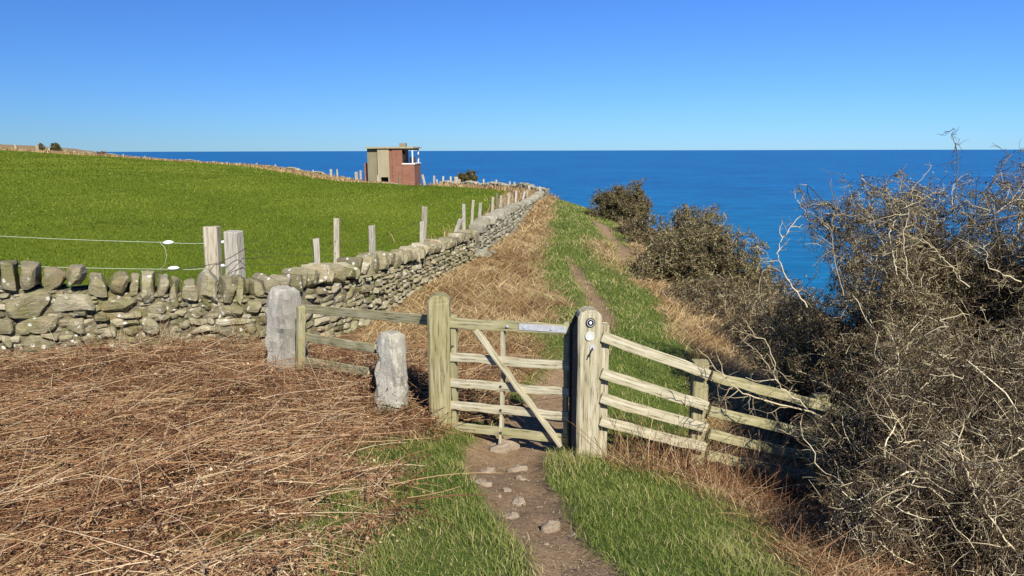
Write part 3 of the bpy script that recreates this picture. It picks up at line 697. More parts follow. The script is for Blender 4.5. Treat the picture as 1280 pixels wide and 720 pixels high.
# ---- hinge post (left) and latch post (right)
hp = thing('gate_post', 'mossy wooden gate post with an arched top at the hinge end of the gate', 'post', (-.605, 5.99, -2.30))
link('shaft', post_mesh('shaft', .185, .18, -1.165 + 2.30, .4, 'round'), M['post_mossy'], hp)
o = link('hinge_pin', None, None, hp)
bpy.data.objects.remove(o)
hg = Geo(); tubes(hg, np.array([[(.085, -.06, .70), (.125, -.05, .70), (.128, -.05, .76)]], float), np.full((1, 3), .011), np.array([.5]), 6)
link('hinge_pin', hg.mesh('hinge_pin'), M['iron'], hp)
lp = thing('gate_post', 'weathered wooden gate post with a black disc and a white arrow badge', 'post', (.588, 5.57, -2.43), rotz=rad(5))
link('shaft', post_mesh('shaft', .185, .18, 2.43 - 1.20, .4, 'round'), M['post_wood'], lp)
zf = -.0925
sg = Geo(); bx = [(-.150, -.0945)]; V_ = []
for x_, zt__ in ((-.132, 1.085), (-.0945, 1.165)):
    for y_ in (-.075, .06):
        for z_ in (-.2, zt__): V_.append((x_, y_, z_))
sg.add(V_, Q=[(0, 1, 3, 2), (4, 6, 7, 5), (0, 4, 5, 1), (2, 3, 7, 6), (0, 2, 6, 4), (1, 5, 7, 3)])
link('shade_board', sg.mesh('shade_board'), M['shade_black'], lp)['label'] = 'near-black board painted as shade on the left side of the post'  # added board, its black stands in for the shaded side of the post
d1 = disc('waymarker_disc', .036, .006, M['black'], lp, (.0, zf, 1.135)); d1['label'] = 'round black disc with a white ring and acorn sign'
disc('ring', .0275, .002, M['white'], d1, (0, -.0065, 0), ring=.0255)
ac = [(x * .72, z * .72) for x, z in [(.0, -.017), (.008, -.012), (.012, -.002), (.012, .002), (.014, .005), (.011, .012), (.003, .015), (.001, .019), (-.003, .019), (-.003, .015), (-.011, .012), (-.014, .005), (-.012, .002), (-.012, -.002), (-.008, -.012)]]
plate('acorn', ac, .002, M['white'], d1, (0, -.0065, 0))
d2 = disc('waymarker_disc', .036, .006, simple('badge_pale', (.40, .44, .36), .6), lp, (-.004, zf, 1.03)); d2['label'] = 'round white disc with a pale grey arrow'
ringm = simple('faded_yellow', (.55, .56, .50), .6)
disc('ring', .034, .002, ringm, d2, (0, -.0065, 0), ring=.0285)
ringdark = simple('badge_grey', (.30, .32, .31), .6)
plate('arrow', [(-.008, -.019), (.008, -.019), (.008, .001), (.018, .001), (0, .021), (-.018, .001), (-.008, .001)], .002, simple('arrow_white', (.88, .9, .9), .5), d2, (0, -.0065, 0))
lg = Geo(); tubes(lg, np.array([[(.018, zf, .935), (.012, zf - .03, .93), (-.004, zf - .034, .905), (-.014, zf - .03, .87)]], float), np.array([[.007, .007, .006, .005]]), np.array([.5]), 6)
link('latch_hook', lg.mesh('latch_hook', True), M['iron'], lp)
plate('catch_plate', [(-.014, -.02), (.022, -.02), (.022, .02), (-.014, .02)], .004, M['steel'], lp, (.012, zf, .94))
# ---- the gate
G0, G1 = np.array([-.50, 5.93]), np.array([.425, 5.66])
gate = thing('wooden_gate', 'small five bar wooden gate across the path with a diagonal brace', 'gate', (float(G0[0]), float(G0[1]), -2.35))
def gp(px, py):
    """point of the gate's plane seen at a photo pixel"""
    u = (px - 640) / F; v = (360 - py) / F; Y = CP + v * SP; dx = u / Y; D = G1 - G0
    k = (G0[0] - dx * G0[1]) / (dx * D[1] - D[0]); d = G0[1] + k * D[1]
    return np.array([dx * d, d, (-SP + v * CP) / Y * d])
def gz(x, pl, pr):
    a = gp(567, pl); b = gp(706, pr); k = (x - a[0]) / (b[0] - a[0]); y = G0[1] + (x - G0[0]) / (G1[0] - G0[0]) * (G1[1] - G0[1]); return Vector((x, y, a[2] + (b[2] - a[2]) * k))
nrm = Vector((G1[1] - G0[1], -(G1[0] - G0[0]), 0)).normalized()      # towards the viewer
for i, (l, r, wd) in enumerate(((403, 411.5, .085), (446, 457, .072), (478, 490, .072), (506, 520, .072), (533, 549, .076))):
    beam(0, wd, .026, M['rail_mossy'] if i in (0, 4) else M['rail_wood'], gate, gz(-.525, l, r), gz(.455, l, r), 'rail')
for x, nm in ((-.495, 'hinge_stile'), (.425, 'latch_stile')):
    a = gz(x, 550, 566); b = gz(x, 395, 404); beam(0, .065, .04, M['rail_mossy'], gate, a - nrm * .036, b - nrm * .036, nm, up=nrm)
a = gp(625, 557); b = gp(628, 408)
beam(0, .068, .026, M['rail_wood'], gate, Vector(a) - nrm * .03, Vector(b) - nrm * .03, 'middle_stile', up=nrm)
a = gp(596, 411); b = gp(702, 556)
beam(0, .074, .028, M['rail_wood'], gate, Vector(a) + nrm * .03, Vector(b) + nrm * .03, 'brace', up=nrm)
a = gz(.06, 402.5, 411.5); b = gz(.43, 402.5, 411.5)
beam(0, .05, .005, M['steel'], gate, Vector(a) + nrm * .017, Vector(b) + nrm * .017, 'latch_plate', bev=.001, jit=.0, seg=2)
for px, l, nm in ((635, 407, 'bolt'), (656, 408.5, 'bolt'), (690, 410.5, 'bolt'), (626, 482.5, 'bolt'), (626, 512, 'bolt'), (626, 540, 'bolt')):
    q = Vector(gp(px, l)) + nrm * (.021 if l < 420 else .014); bo = disc(nm, .011, .006, M['steel'] if l < 420 else M['iron'], gate, None, 10)
    m4 = Matrix.Rotation(math.atan2(nrm.x, -nrm.y), 4, 'Z'); m4.translation = q; bo.matrix_local = Matrix.Translation(-gate.location) @ m4
# ---- post and rail fence dropping away to the right
fence = thing('post_and_rail_fence', 'post and rail fence of pale boards dropping from the gate into the thorn bush', 'fence', (1.5, 5.7, -2.6))
PF = [np.array([.70, 5.56]), np.array([1.52, 5.76]), np.array([2.62, 6.0]), np.array([3.75, 6.25])]
topz = [-1.38, -1.73, -2.10, -2.5]
for i, (p, zt_) in enumerate(zip(PF, topz)):
    zb_ = min(tz(*p), zt_ - .75)
    me = post_mesh('post', .10 if i == 0 else .125, .10, (zt_ + .05 - zb_), .4, 'flat'); o = link('post', me, M['post_wood'] if i == 0 else M['post_mossy'], fence, (p[0] - 1.5, p[1] - 5.7 + (.03 if i == 0 else .0), zb_ + 2.6))
for i in range(3):
    for k, off in enumerate((-.045, -.335, -.535, -.72)):
        a = Vector((*PF[i], topz[i] + off)); b = Vector((*PF[i + 1], topz[i + 1] + off * (.92 if i == 0 else .95)))
        d_ = (b - a).normalized(); f_ = Vector((.05, -.085, 0)) if i else Vector((.03, -.06, 0))
        beam(0, .082, .03, M['rail_wood'] if i == 0 else M['rail_mossy'], fence, a + f_ - d_ * (.05 if i == 0 else -.02), b + Vector((.05, -.085 if i == 0 else -.082, 0)) + d_ * .0, 'rail')
# ---- old gate section between the stone post and the hinge post
og = thing('old_gate', 'mossy old field gate wedged between the tall stone and the arched gate post', 'gate', (-2.1, 7.3, -2.45))
S0 = np.array([-2.06, 7.35]); S1 = np.array([-.70, 6.12])
def sp_(px, py):
    u = (px - 640) / F; v = (360 - py) / F; Y = CP + v * SP; dx = u / Y; D = S1 - S0
    k = (S0[0] - dx * S0[1]) / (dx * D[1] - D[0]); d = S0[1] + k * D[1]; return Vector((dx * d, d, (-SP + v * CP) / Y * d))
beam(0, .085, .035, M['rail_mossy'], og, sp_(377, 385), sp_(537, 400), 'rail')
nr2 = Vector((S1[1] - S0[1], -(S1[0] - S0[0]), 0)).normalized()
for (a, b) in (((383, 421), (470, 435.5)), ((383, 451), (462, 465)), ((383, 477), (425, 484))):
    beam(0, .085, .03, M['rail_mossy'], og, sp_(*a), sp_(*b), 'rail')
beam(0, .085, .05, M['rail_mossy'], og, sp_(380, 492) - nr2 * .0 + nr2 * .045, sp_(381, 381) + nr2 * .045, 'stile', up=nr2)
# ---- the two standing stones
def menhir(name, label, x, y, zt_, Wd, D, prof, seed, leanx=0., mossy=True):
    zb_ = tz(x, y) - .05; H = zt_ - zb_; ns, K_ = 26, 30; g = Geo(); V = []
    rg = np.random.default_rng(seed)
    for i in range(ns):
        t = i / (ns - 1); wdt = np.interp(t, prof[0], prof[1]); th = np.arange(K_) / K_ * 2 * math.pi
        e = .45; cx = np.sign(np.cos(th)) * np.abs(np.cos(th)) ** e; cy = np.sign(np.sin(th)) * np.abs(np.sin(th)) ** e
        V.append(np.stack([cx * Wd / 2 * wdt + leanx * t, cy * D / 2 * wdt ** .7, np.full(K_, -.25 + t * (H + .25))], 1))
    V = np.concatenate(V); V += (snoise(V, .20, seed)[:, None] * .026 + snoise(V, .07, seed + 3.)[:, None] * .012 + rg.normal(size=(len(V), 1)) * .003) * np.stack([np.sign(V[:, 0]), np.sign(V[:, 1]), 0 * V[:, 0] + .4], 1)
    idx = np.arange(ns * K_).reshape(ns, K_); nx = np.roll(idx, -1, 1)
    Q = np.stack([idx[:-1], nx[:-1], nx[1:], idx[1:]], -1).reshape(-1, 4); T = [[(ns - 1) * K_, (ns - 1) * K_ + k, (ns - 1) * K_ + k + 1] for k in range(1, K_ - 1)]
    g.add(V, Q=Q, T=T, tint=.5); t_ = thing(name, label, 'stone post', (x, y, zb_), rotz=rad(-28)); link('shaft', g.mesh('shaft', 'rock'), M['stone_post_dark_flank'] if leanx > 0 else M['stone_post'], t_)
    if mossy:
        n = 2600; a_ = R.uniform(-2.2, .3, n); hz = np.abs(R.normal(size=n)) * .055 + .02
        P = np.stack([np.cos(a_) * Wd * .53, np.sin(a_) * D * .56, hz], 1) + R.normal(size=(n, 3)) * .012
        gm = Geo(); flakes(gm, P, R.uniform(.008, .02, n), R.random(n), 1.); link('moss', gm.mesh('moss'), M['moss'], t_)
menhir('stone_gatepost', 'tall pale stone gatepost with a rounded top beside the end of the old gate', -2.42, 7.68, pt(352, 360, 7.62)[2], .37, .30, ([0, .5, .8, .9, .96, 1], [1.05, 1.0, .93, .82, .66, .4]), 5, .02)
menhir('stone_gatepost', 'short tapering pale stone post leaning in dead bracken before the arched wooden post', -1.04, 6.32, pt(487, 418, 6.25)[2], .29, .22, ([0, .3, .6, .85, .96, 1], [1.15, 1.02, .92, .78, .66, .5]), 9, -.05)

# ================================================================== fence posts of the field
def fpost(px, top, base, d, wpx, label, mat='pale_wood', lean=0, H=None, cat='post', grp='fence posts round the field', dark=False):
    P = pt(px, (top + base) / 2, d); zt_ = pt(px, top, d)[2]; x, y = float(P[0]), d
    zb_ = tz(x, y); H_ = max(zt_ - zb_, .5)
    wd = max(wpx * d / F, .05)
    o = link('fence_post', post_mesh('fence_post', wd, wd * .95, H_, .3, 'dome', jit=.004, ns=7), M[mat], None, (x, y, zb_)); o.rotation_euler = (rad(R.normal() * 1.5), rad(lean), rad(R.uniform(-25, 25)))
    o.location.x -= math.sin(rad(lean)) * H_ * .55
    return tag(o, label, cat, grp)
fpost(264.5, 283, 345, 10.0, 17.5, 'thick tan fence post with a sawn top, left one of the pair over the wall', 'grey_wood')
fpost(294.5, 288, 345, 9.9, 19, 'thick pale fence post with a sloping top, right one of the pair over the wall', 'pale_wood', lean=2.5)
NEAR = [(396, 298, 340, 10.5, 8, 'pale square stake poking up behind the wall right of the thick pair', 'pale_wood', 0),
 (420, 273, 330, 12.6, 7.5, 'slender grey stake in the pasture between the thick pair and the white topped stake', 'grey_wood', 2),
 (465.5, 282, 325, 12.6, 6.5, 'white topped stake at the wall behind the old gate', 'pale_wood', 1),
 (530.5, 258, 300, 16.5, 5.5, 'tallest stake of the close pair above the curve of the wall', 'grey_wood', 4),
 (527, 277, 303, 15.2, 5.5, 'short pale stake in front of a taller one above the curve of the wall', 'pale_wood', 2),
 (567.5, 269.5, 290, 18.0, 5, 'pale stake leaning hard right over the wall', 'pale_wood', 22),
 (580, 255, 287, 19.5, 4, 'white stake just right of the stake that leans hard', 'pale_wood', 0),
 (590, 250, 272, 23, 3.5, 'brownish stake standing in the pasture behind the wall gap', 'grey_wood', 5),
 (600, 253, 279, 20.8, 3.6, 'white stake at the tumbled wall gap', 'pale_wood', 5),
 (615, 246.5, 271, 23.5, 3.4, 'greenish pale stake just right of the tumbled wall gap', 'grey_wood', 4),
 (621, 241, 267, 25.5, 3.2, 'dark stake between two pale stakes behind the further wall', 'dark_wood', 1),
 (626, 244.5, 264, 26, 3.2, 'pale stake right of the dark stake behind the further wall', 'pale_wood', 3),
 (635.5, 241, 260, 28, 3, 'pale stake midway along the further wall', 'pale_wood', 4),
 (644.5, 238.5, 258, 30.5, 2.9, 'upright pale stake in the upper half of the further wall', 'pale_wood', 4),
 (654, 239, 256, 33, 2.8, 'leaning pale stake near the top of the further wall', 'pale_wood', 14),
 (659.5, 238, 252, 35.5, 2.5, 'last grey stake before the crest of the further wall', 'grey_wood', 3)]
for q in NEAR: fpost(q[0], q[1], q[2], q[3], q[4], q[5], q[6], q[7])
FARR = [(675, 233.5, 240, 43, 2.4, 0), (661.5, 233, 245, 44.5, 2.6, 0), (653, 230, 238, 45.5, 2.6, 0), (643, 227.6, 236, 47, 2.5, 0), (637.6, 227, 235, 47.5, 2.4, 0), (620.3, 225, 233, 49, 2.4, 0), (604.5, 224, 231, 50.5, 2.3, 0), (589, 225.5, 235, 51.5, 2.6, 0)]
ordn = ['first', 'second', 'third', 'fourth', 'fifth', 'sixth', 'seventh', 'eighth', 'ninth', 'tenth', 'eleventh', 'twelfth', 'thirteenth', 'fourteenth', 'fifteenth', 'sixteenth', 'seventeenth', 'eighteenth']
for i, q in enumerate(FARR): fpost(*q[:5], f'tiny pale post on the far field edge, {ordn[i]} counted leftward from the wall corner', 'pale_wood', q[5])
fpost(570.3, 221, 237, 53, 5, 'stout grey post on the far field edge left of the round dark bush', 'grey_wood', 0)
fpost(575.5, 223.5, 237, 53.2, 3, 'grey post leaning on the stout post by the round dark bush', 'grey_wood', -10)
for i, q in enumerate([(530, 217.6, 232, 60, 2.4, -14), (543, 219.5, 232, 58, 2.2, 2), (546.5, 224, 233, 57, 1.8, 0), (553.8, 220, 234, 55.5, 2.3, 5), (563.6, 220.5, 234, 54.2, 2.4, 1)]):
    fpost(*q[:5], 'white post against the sea, ' + ['leaning at the corner of the brick lookout', 'second to the right of the brick lookout', 'shortest of those right of the brick lookout', 'tilted, midway between lookout and round bush', 'last before the stout grey post'][i], 'pale_wood', q[5])
for q, lb in (((472.5, 218.5, 231, 61, 2.0), 'thin grey stake in front of the concrete side of the lookout'), ((499.7, 219.5, 232, 60, 1.8), 'thin brown stake in front of the brick side of the lookout')):
    fpost(*q, lb, 'grey_wood' if 'grey' in lb else 'dark_wood')
fpost(446.3, 214.5, 229.5, 65, 3.6, 'bright stout post just left of the brick lookout', 'pale_wood')
fpost(451.3, 212.5, 226, 68, 2.2, 'thin pale post between the bright stout post and the lookout', 'pale_wood')
FARL = [(422, 211, 222, 73), (414.3, 211, 226, 70), (392, 214, 222, 75), (366, 212, 220, 79), (345, 211, 219, 83), (322, 208.5, 217, 86), (301, 207, 216, 89), (285, 207, 214, 92), (249, 203.5, 211, 98), (226, 201.5, 208.5, 102), (182, 197, 204, 110), (155, 193.5, 200, 114), (111, 190.5, 197, 120), (94, 187.5, 195, 123), (83, 185.5, 193, 124), (62, 183.5, 190, 127), (47, 179.5, 188, 128), (20, 179, 186, 132)]
for i, q in enumerate(FARL): fpost(*q, 2.6 if q[0] in (414.3, 47) else 1.8, f'small post on the skyline field wall, {ordn[i]} counted leftward from the lookout', 'pale_wood' if i % 2 else 'grey_wood')

# ================================================================== fence lines
def wirepts(pts, sag=.02, k=8):
    out = []
    for a, b in zip(pts[:-1], pts[1:]):
        t = np.linspace(0, 1, k, endpoint=False)[:, None]; p = np.asarray(a) * (1 - t) + np.asarray(b) * t; p[:, 2] -= 4 * sag * (t * (1 - t))[:, 0]; out.append(p)
    return np.concatenate(out + [np.asarray(pts[-1])[None]])
def wire(name, label, cat, paths, r, mat, grp=None, parts=()):
    o0 = np.array(paths[0][0]); t_ = thing(name, label, cat, tuple(o0), grp) if parts else None; g = Geo()
    for p in paths: tubes(g, (np.asarray(p) - o0)[None], np.full((1, len(p)), r), np.array([.5]), 5)
    o = link('line' if parts else name, g.mesh(name, True), mat, t_, None if parts else tuple(o0))
    for (nm, p, rr, ln, m) in parts:
        gi = Geo(); q = np.linspace(-1, 1, 7); P = (np.asarray(p) - o0)[None] + np.stack([q * ln / 2, q * ln * .22, 0 * q], 1); tubes(gi, P[None], (rr * np.sqrt(np.clip(1.02 - q ** 2, 0, 1)))[None], np.array([.5]), 8)
        link(nm, gi.mesh(nm, True), m, t_)
    return t_ if parts else tag(o, label, cat, grp)
pU = [np.array([-16, 4.6, -1.0]), pt(0, 293.5, 9.1), pt(210, 302, 9.75), pt(258, 303, 9.88)]
pL = [np.array([-16, 4.6, -1.35]), pt(0, 330, 9.1), pt(215, 335.5, 9.75), pt(258, 334.5, 9.88)]
loop = [pt(200, 301.8, 9.72), pt(206, 308, 9.7), pt(208.5, 318, 9.7), pt(206, 330, 9.72), pt(200, 335, 9.74)]
wire('electric_fence_line', 'upper white electric fence line with a bulb insulator and hanging loop over the left wall', 'fence wire', [wirepts(pU, .008), wirepts(loop, .004)],   .0024, M['rope'], 'electric fence lines', [('insulator', pt(210.5, 302, 9.74), .028, .12, M['white']), ('insulator', pt(279, 301.5, 9.85), .020, .05, M['white'])])
wire('electric_fence_line', 'lower white electric fence line just above the cope of the left wall', 'fence wire', [wirepts(pL, .008)], .0028, M['rope'], 'electric fence lines', [('insulator', pt(217, 334, 9.74), .026, .13, M['white']), ('insulator', pt(278.5, 331, 9.85), .020, .05, M['white'])])
wire('fence_wire', 'thin grey wire strung from the thick posts along the stakes behind the wall', 'fence wire', [wirepts([pt(303, 312, 9.95), pt(396, 319, 10.5), pt(420, 300, 12.6), pt(465, 300, 12.7), pt(528, 275, 16.4), pt(580, 264, 19.5), pt(600, 262, 20.8)], .01), wirepts([pt(303, 330, 9.95), pt(396, 328, 10.5), pt(420, 315, 12.6), pt(465, 312, 12.7), pt(528, 287, 16.4), pt(580, 275, 19.5), pt(600, 270, 20.8)], .01)], .0025, M['wire'])
wire('bramble', 'dark bramble stems arching over the wall top against the two thick posts', 'bramble', [wirepts([pt(190, 340, 9.3), pt(240, 334, 9.5), pt(272, 328, 9.6), pt(290, 320, 9.65), pt(308, 309, 9.6)], 0), wirepts([pt(250, 352, 9.4), pt(268, 330, 9.6), pt(280, 326, 9.65)], .01), wirepts([pt(284, 341, 9.6), pt(295, 331, 9.65), pt(303, 322, 9.68), pt(340, 319, 9.9)], .01), wirepts([pt(284, 343, 9.6), pt(292, 338, 9.6), pt(302, 334, 9.65)], 0)], .0045, M['wire'])
# ================================================================== the lookout
def boxes(name, bl, mat, parent, label=None):
    g = Geo()
    for (x0, x1, y0, y1, z0, z1) in bl:
        V = [(x, y, z) for x in (x0, x1) for y in (y0, y1) for z in (z0, z1)]
        g.add(V, Q=[(0, 1, 3, 2), (4, 6, 7, 5), (0, 4, 5, 1), (2, 3, 7, 6), (0, 2, 6, 4), (1, 5, 7, 3)])
    o = link(name, g.mesh(name), mat, parent)
    if label: o['label'] = label
    return o
LP = pt(491.5, 231, 62); LZ = min(LP[2], tz(LP[0], 62)) ; 
lk = thing('lookout_building', 'small derelict brick and concrete lookout with a flat roof on the far field edge', 'building', (LP[0], 62, pt(491.5, 232, 62)[2]), rotz=rad(0))
boxes('concrete_wall', [(-2.09, -1.213, .22, 4, -1, 3.05)], M['concrete_dark'], lk)
boxes('concrete_panel', [(-1.21, -.98, 0, 3.9, -1, 3.06), (-.36, -.262, 0, 3.9, -1, 3.06), (-.978, -.362, 0, 3.9, .72, 3.06), (-.978, -.362, 0, 3.9, -1, .24), (-.978, -.362, .5, 3.9, .242, .718)], M['concrete'], lk)
boxes('recess_wall', [(-.26, -.003, .10, 3.9, -1, 3.06)], M['brick'], lk)
br = boxes('brick_wall', [(0, .82, .03, 3.9, -1, 3.06), (.823, 1.83, 0, 4.1, -1, 1.76)], M['brick'], lk)
boxes('void', [(-.976, -.364, .44, .498, .244, .716)], M['void'], lk)['label'] = 'dark low opening in the concrete panel'
boxes('sill', [(.80, 1.88, -.04, .22, 1.763, 1.86), (.823, 1.88, 3.9, 4.15, 1.763, 1.86), (1.62, 1.88, .223, 3.897, 1.763, 1.86)], M['paint'], lk)
boxes('parapet', [(.95, 1.5, 3.7, 3.85, 1.765, 2.32)], M['paint'], lk)
boxes('corner_post', [(1.63, 1.73, .05, .15, 1.863, 2.92)], M['paint'], lk)
boxes('corner_post', [(1.63, 1.73, 3.92, 4.02, 1.863, 2.92)], M['paint'], lk)
boxes('jamb', [(.823, .98, .45, .7, 2.1, 2.9)], M['void'], lk)
[boxes('lintel', [q], M['concrete_dark'], lk) for q in ((.823, 1.76, .03, .2, 2.92, 3.06), (.823, 1.76, 3.7, 3.9, 2.92, 3.06))]
rf = boxes('roof', [(-2.2, 1.80, -.14, 4.2, 3.063, 3.20), (1.803, 2.1, .6, 3.2, 3.10, 3.15)], M['concrete'], lk)
boxes('roof_hatch', [(.42, .95, 1.4, 2.1, 3.203, 3.50)], M['concrete_dark'], rf)
an = boxes('annex', [(-2.52, -2.093, 1.0, 3.2, -1, 1.86)], M['brick'], lk, 'low brick annex')
boxes('ledge', [(-.5, .25, -.5, -.003, -.6, .16)], M['concrete'], lk)

# ================================================================== shrubs
HUG = [1.6]
def grow(S, D, L, k, jit, lift=0., env=None):
    n = len(S); P = np.zeros((n, k, 3)); P[:, 0] = S; D = D / (np.linalg.norm(D, axis=1)[:, None] + 1e-9); st = L / (k - 1)
    for i in range(1, k):
        D = D + R.normal(size=(n, 3)) * jit; D[:, 2] += lift
        if env is not None:
            q = (P[:, i - 1] - env[0]) / env[1]; r2 = np.linalg.norm(q, axis=1); o = np.clip((r2 - .78) * HUG[0], 0, 1.2); D = D - q / (r2[:, None] + 1e-6) * o[:, None]
        D /= np.linalg.norm(D, axis=1)[:, None] + 1e-9
        P[:, i] = P[:, i - 1] + D * st[:, None]
    return P
def sprout(P, m, lo=.2, hi=1., spread=.9):
    n, k, _ = P.shape; i = np.repeat(np.arange(n), m); t = R.uniform(lo, hi, n * m) * (k - 1); j = np.minimum(t.astype(int), k - 2); f = (t - j)[:, None]
    S = P[i, j] * (1 - f) + P[i, j + 1] * f; T = P[i, j + 1] - P[i, j]; T /= np.linalg.norm(T, axis=1)[:, None] + 1e-9
    Q = R.normal(size=T.shape); Q -= T * (Q * T).sum(1)[:, None]; Q /= np.linalg.norm(Q, axis=1)[:, None] + 1e-9
    return S, T * .55 + Q * spread
def bark(n, pale, share):
    lo = R.normal(.16, .10, n); hi = R.normal(pale + .12, .16, n)
    return np.clip(np.where(R.random(n) < share, hi, lo), 0, 1)
def lin(n, k, a, b): return np.broadcast_to(np.linspace(a, b, k)[None], (n, k)).copy()
def shrub_lobe(gB, gL, base, env, n0, m, sc=1., leafn=1.0, leaf=(.010, .022), tl=(.45, .2), pale=.55, rt=.0016, sh=.36):
    """stems from the ground at base filling the ellipsoid env=(centre, radii)"""
    c, r = env; S = np.array(base)[None] + R.normal(size=(n0, 3)) * [r[0] * .28, r[1] * .28, .03]
    aim = c + R.normal(size=(n0, 3)) * r * .75; D = aim - S; Ln = np.linalg.norm(D, axis=1) * R.uniform(.75, 1.08, n0)
    A = grow(S, D, Ln, 24, .18, .0, env)
    tubes(gB, A, R.uniform(.7, 1.3, (n0, 1)) * lin(n0, 24, .014, .0028) * sc ** .6, bark(n0, pale, sh + .09), 5)
    S, D = sprout(A, m[0], .15, 1.); B = grow(S, D, R.uniform(.25, .75, len(S)) * sc, 9, .24, .07, env)
    tubes(gB, B, R.uniform(.6, 1.2, (len(S), 1)) * lin(len(S), 9, .0055, .0018) * sc ** .5, bark(len(S), pale, sh + .06), 4)
    S, D = sprout(B, m[1], .1, 1.); C = grow(S, D, R.uniform(.08, .36, len(S)) * sc, 5, .28, .07, env)
    tubes(gB, C, lin(len(S), 5, rt * 2.1, rt * 1.1), bark(len(S), pale - .05, sh), 3)
    S, D = sprout(C, m[2], .1, 1., 1.1); E = grow(S, D, R.uniform(.025, .13, len(S)) * sc, 3, .4)
    tubes(gB, E, lin(len(S), 3, rt * 1.25, rt * .7), bark(len(S), pale - .1, sh - .04), 3)
    if leafn > 0:
        nl = int(len(E) * leafn); i = R.integers(0, len(E), nl); t = R.random((nl, 1)); P = E[i, 0] * (1 - t) + E[i, 2] * t + R.normal(size=(nl, 3)) * leaf[0] * .6
        flakes(gL, P, R.uniform(*leaf, nl), np.clip(R.normal(tl[0], tl[1], nl) + .12 * np.sign(R.normal(size=nl)) + .18 * snoise(P, .25 * sc, 2.), 0, 1), 1.)
    return A, B
def finish_shrub(name, label, cat, loc, gB, gL, lm, leafname, grp=None):
    t_ = thing(name, label, cat, tuple(loc), grp); L = np.array(loc, np.float32)
    for g in (gB, gL):
        for v in g.V: v -= L
    link('branches', gB.mesh('branches', True), M['twig'], t_)
    if gL.n: link(leafname, gL.mesh(leafname), lm, t_)
    return t_
def lobe(px, py, d, rx, ry, rz): return (pt(px, py, d), np.array([rx, ry, rz]))
def limb(gB, gL, pts, r0, r1, tint=.85, m=5, ml=(.12, .4)):
    """one particular pale branch with its side twigs"""
    P = np.array(pts); a = np.linspace(0, len(P) - 1, 22); Q = np.stack([np.interp(a, np.arange(len(P)), P[:, i]) for i in range(3)], 1)
    for _ in range(3): Q[1:-1] = .25 * Q[:-2] + .5 * Q[1:-1] + .25 * Q[2:]
    Q += R.normal(size=(22, 3)) * .006; r0 *= .60; r1 *= .65; tint -= .10
    tubes(gB, Q[None], lin(1, 22, r0, r1), np.array([tint]), 5)
    S, D = sprout(Q[None], m * 2, .1, 1.); B = grow(S, D, R.uniform(*ml, len(S)), 7, .35); tubes(gB, B, lin(len(S), 7, .0036, .0013), np.clip(R.normal(tint - .1, .1, len(S)), 0, 1), 4)
    S, D = sprout(B, 4, .1, 1.); C = grow(S, D, R.uniform(.03, .14, len(S)), 3, .3); tubes(gB, C, lin(len(S), 3, .002, .001), np.clip(R.normal(tint - .25, .15, len(S)), 0, 1), 3)
    i = R.integers(0, len(C), len(C)); flakes(gL, C[i, 1] + R.normal(size=(len(i), 3)) * .006, R.uniform(.006, .014, len(i)), np.clip(R.normal(.6, .2, len(i)), 0, 1), 1.)
HUG[0] = 1.0
# -- the tall hawthorn at the back
gB, gL = Geo(), Geo()
for e, n0, m in ((lobe(1235, 350, 6.9, 1.2, 1.1, .98), 30, (17, 11, 7)), (lobe(1108, 358, 6.6, .74, .8, .92), 20, (16, 11, 7)), (lobe(1335, 325, 6.4, .95, 1.0, .95), 16, (14, 10, 6)), (lobe(1175, 300, 6.7, .78, .8, .68), 16, (15, 10, 7)), (lobe(1278, 280, 6.5, .66, .7, .64), 14, (14, 10, 7)), (lobe(1120, 470, 6.2, 1.05, .8, .85), 20, (16, 11, 7)), (lobe(1230, 420, 7.4, 1.2, .8, 1.1), 20, (15, 10, 6)), (lobe(1020, 450, 7.2, .7, .7, .7), 12, (13, 9, 6))):
    b = (e[0][0] + .1, e[0][1], tz(e[0][0] + .1, e[0][1]) - .05); shrub_lobe(gB, gL, b, e, n0, m, 1., 1.9, (.010, .021), (.54, .28), .58, .0016, .36)
limb(gB, gL, [pt(1192, 260, 6.6), pt(1198, 215, 6.6), pt(1197, 185, 6.6), pt(1190, 172, 6.6), pt(1193, 162, 6.6)], .009, .003, .45, 3, (.05, .16))
limb(gB, gL, [pt(1222, 262, 6.4), pt(1245, 225, 6.4), pt(1255, 205, 6.4), pt(1268, 190, 6.4)], .012, .004, .5, 3, (.06, .2))
limb(gB, gL, [pt(1010, 385, 6.3), pt(985, 352, 6.3), pt(970, 322, 6.3), pt(978, 300, 6.3), pt(1001, 270, 6.3)], .011, .004, .98, 3, (.06, .2))
limb(gB, gL, [pt(1055, 370, 6.0), pt(1042, 320, 6.0), pt(1040, 285, 6.0), pt(1044, 258, 6.0)], .009, .003, .7, 4)
limb(gB, gL, [pt(1122, 345, 5.9), pt(1110, 290, 5.9), pt(1135, 255, 5.9)], .011, .004, .9, 4)
limb(gB, gL, [pt(1135, 350, 5.8), pt(1128, 300, 5.8), pt(1138, 260, 5.8), pt(1140, 235, 5.8)], .010, .003, .85, 4)
limb(gB, gL, [pt(1210, 360, 5.7), pt(1180, 325, 5.7), pt(1150, 295, 5.7)], .010, .004, .85, 4)
limb(gB, gL, [pt(1275, 355, 5.7), pt(1235, 335, 5.7), pt(1228, 305, 5.7)], .011, .004, .85, 4)
finish_shrub('hawthorn_bush', 'tall leafless hawthorn thicket rising against the sea at the right edge', 'bush', (4.2, 6.8, tz(4.2, 6.8)), gB, gL, M['bud'], 'buds')
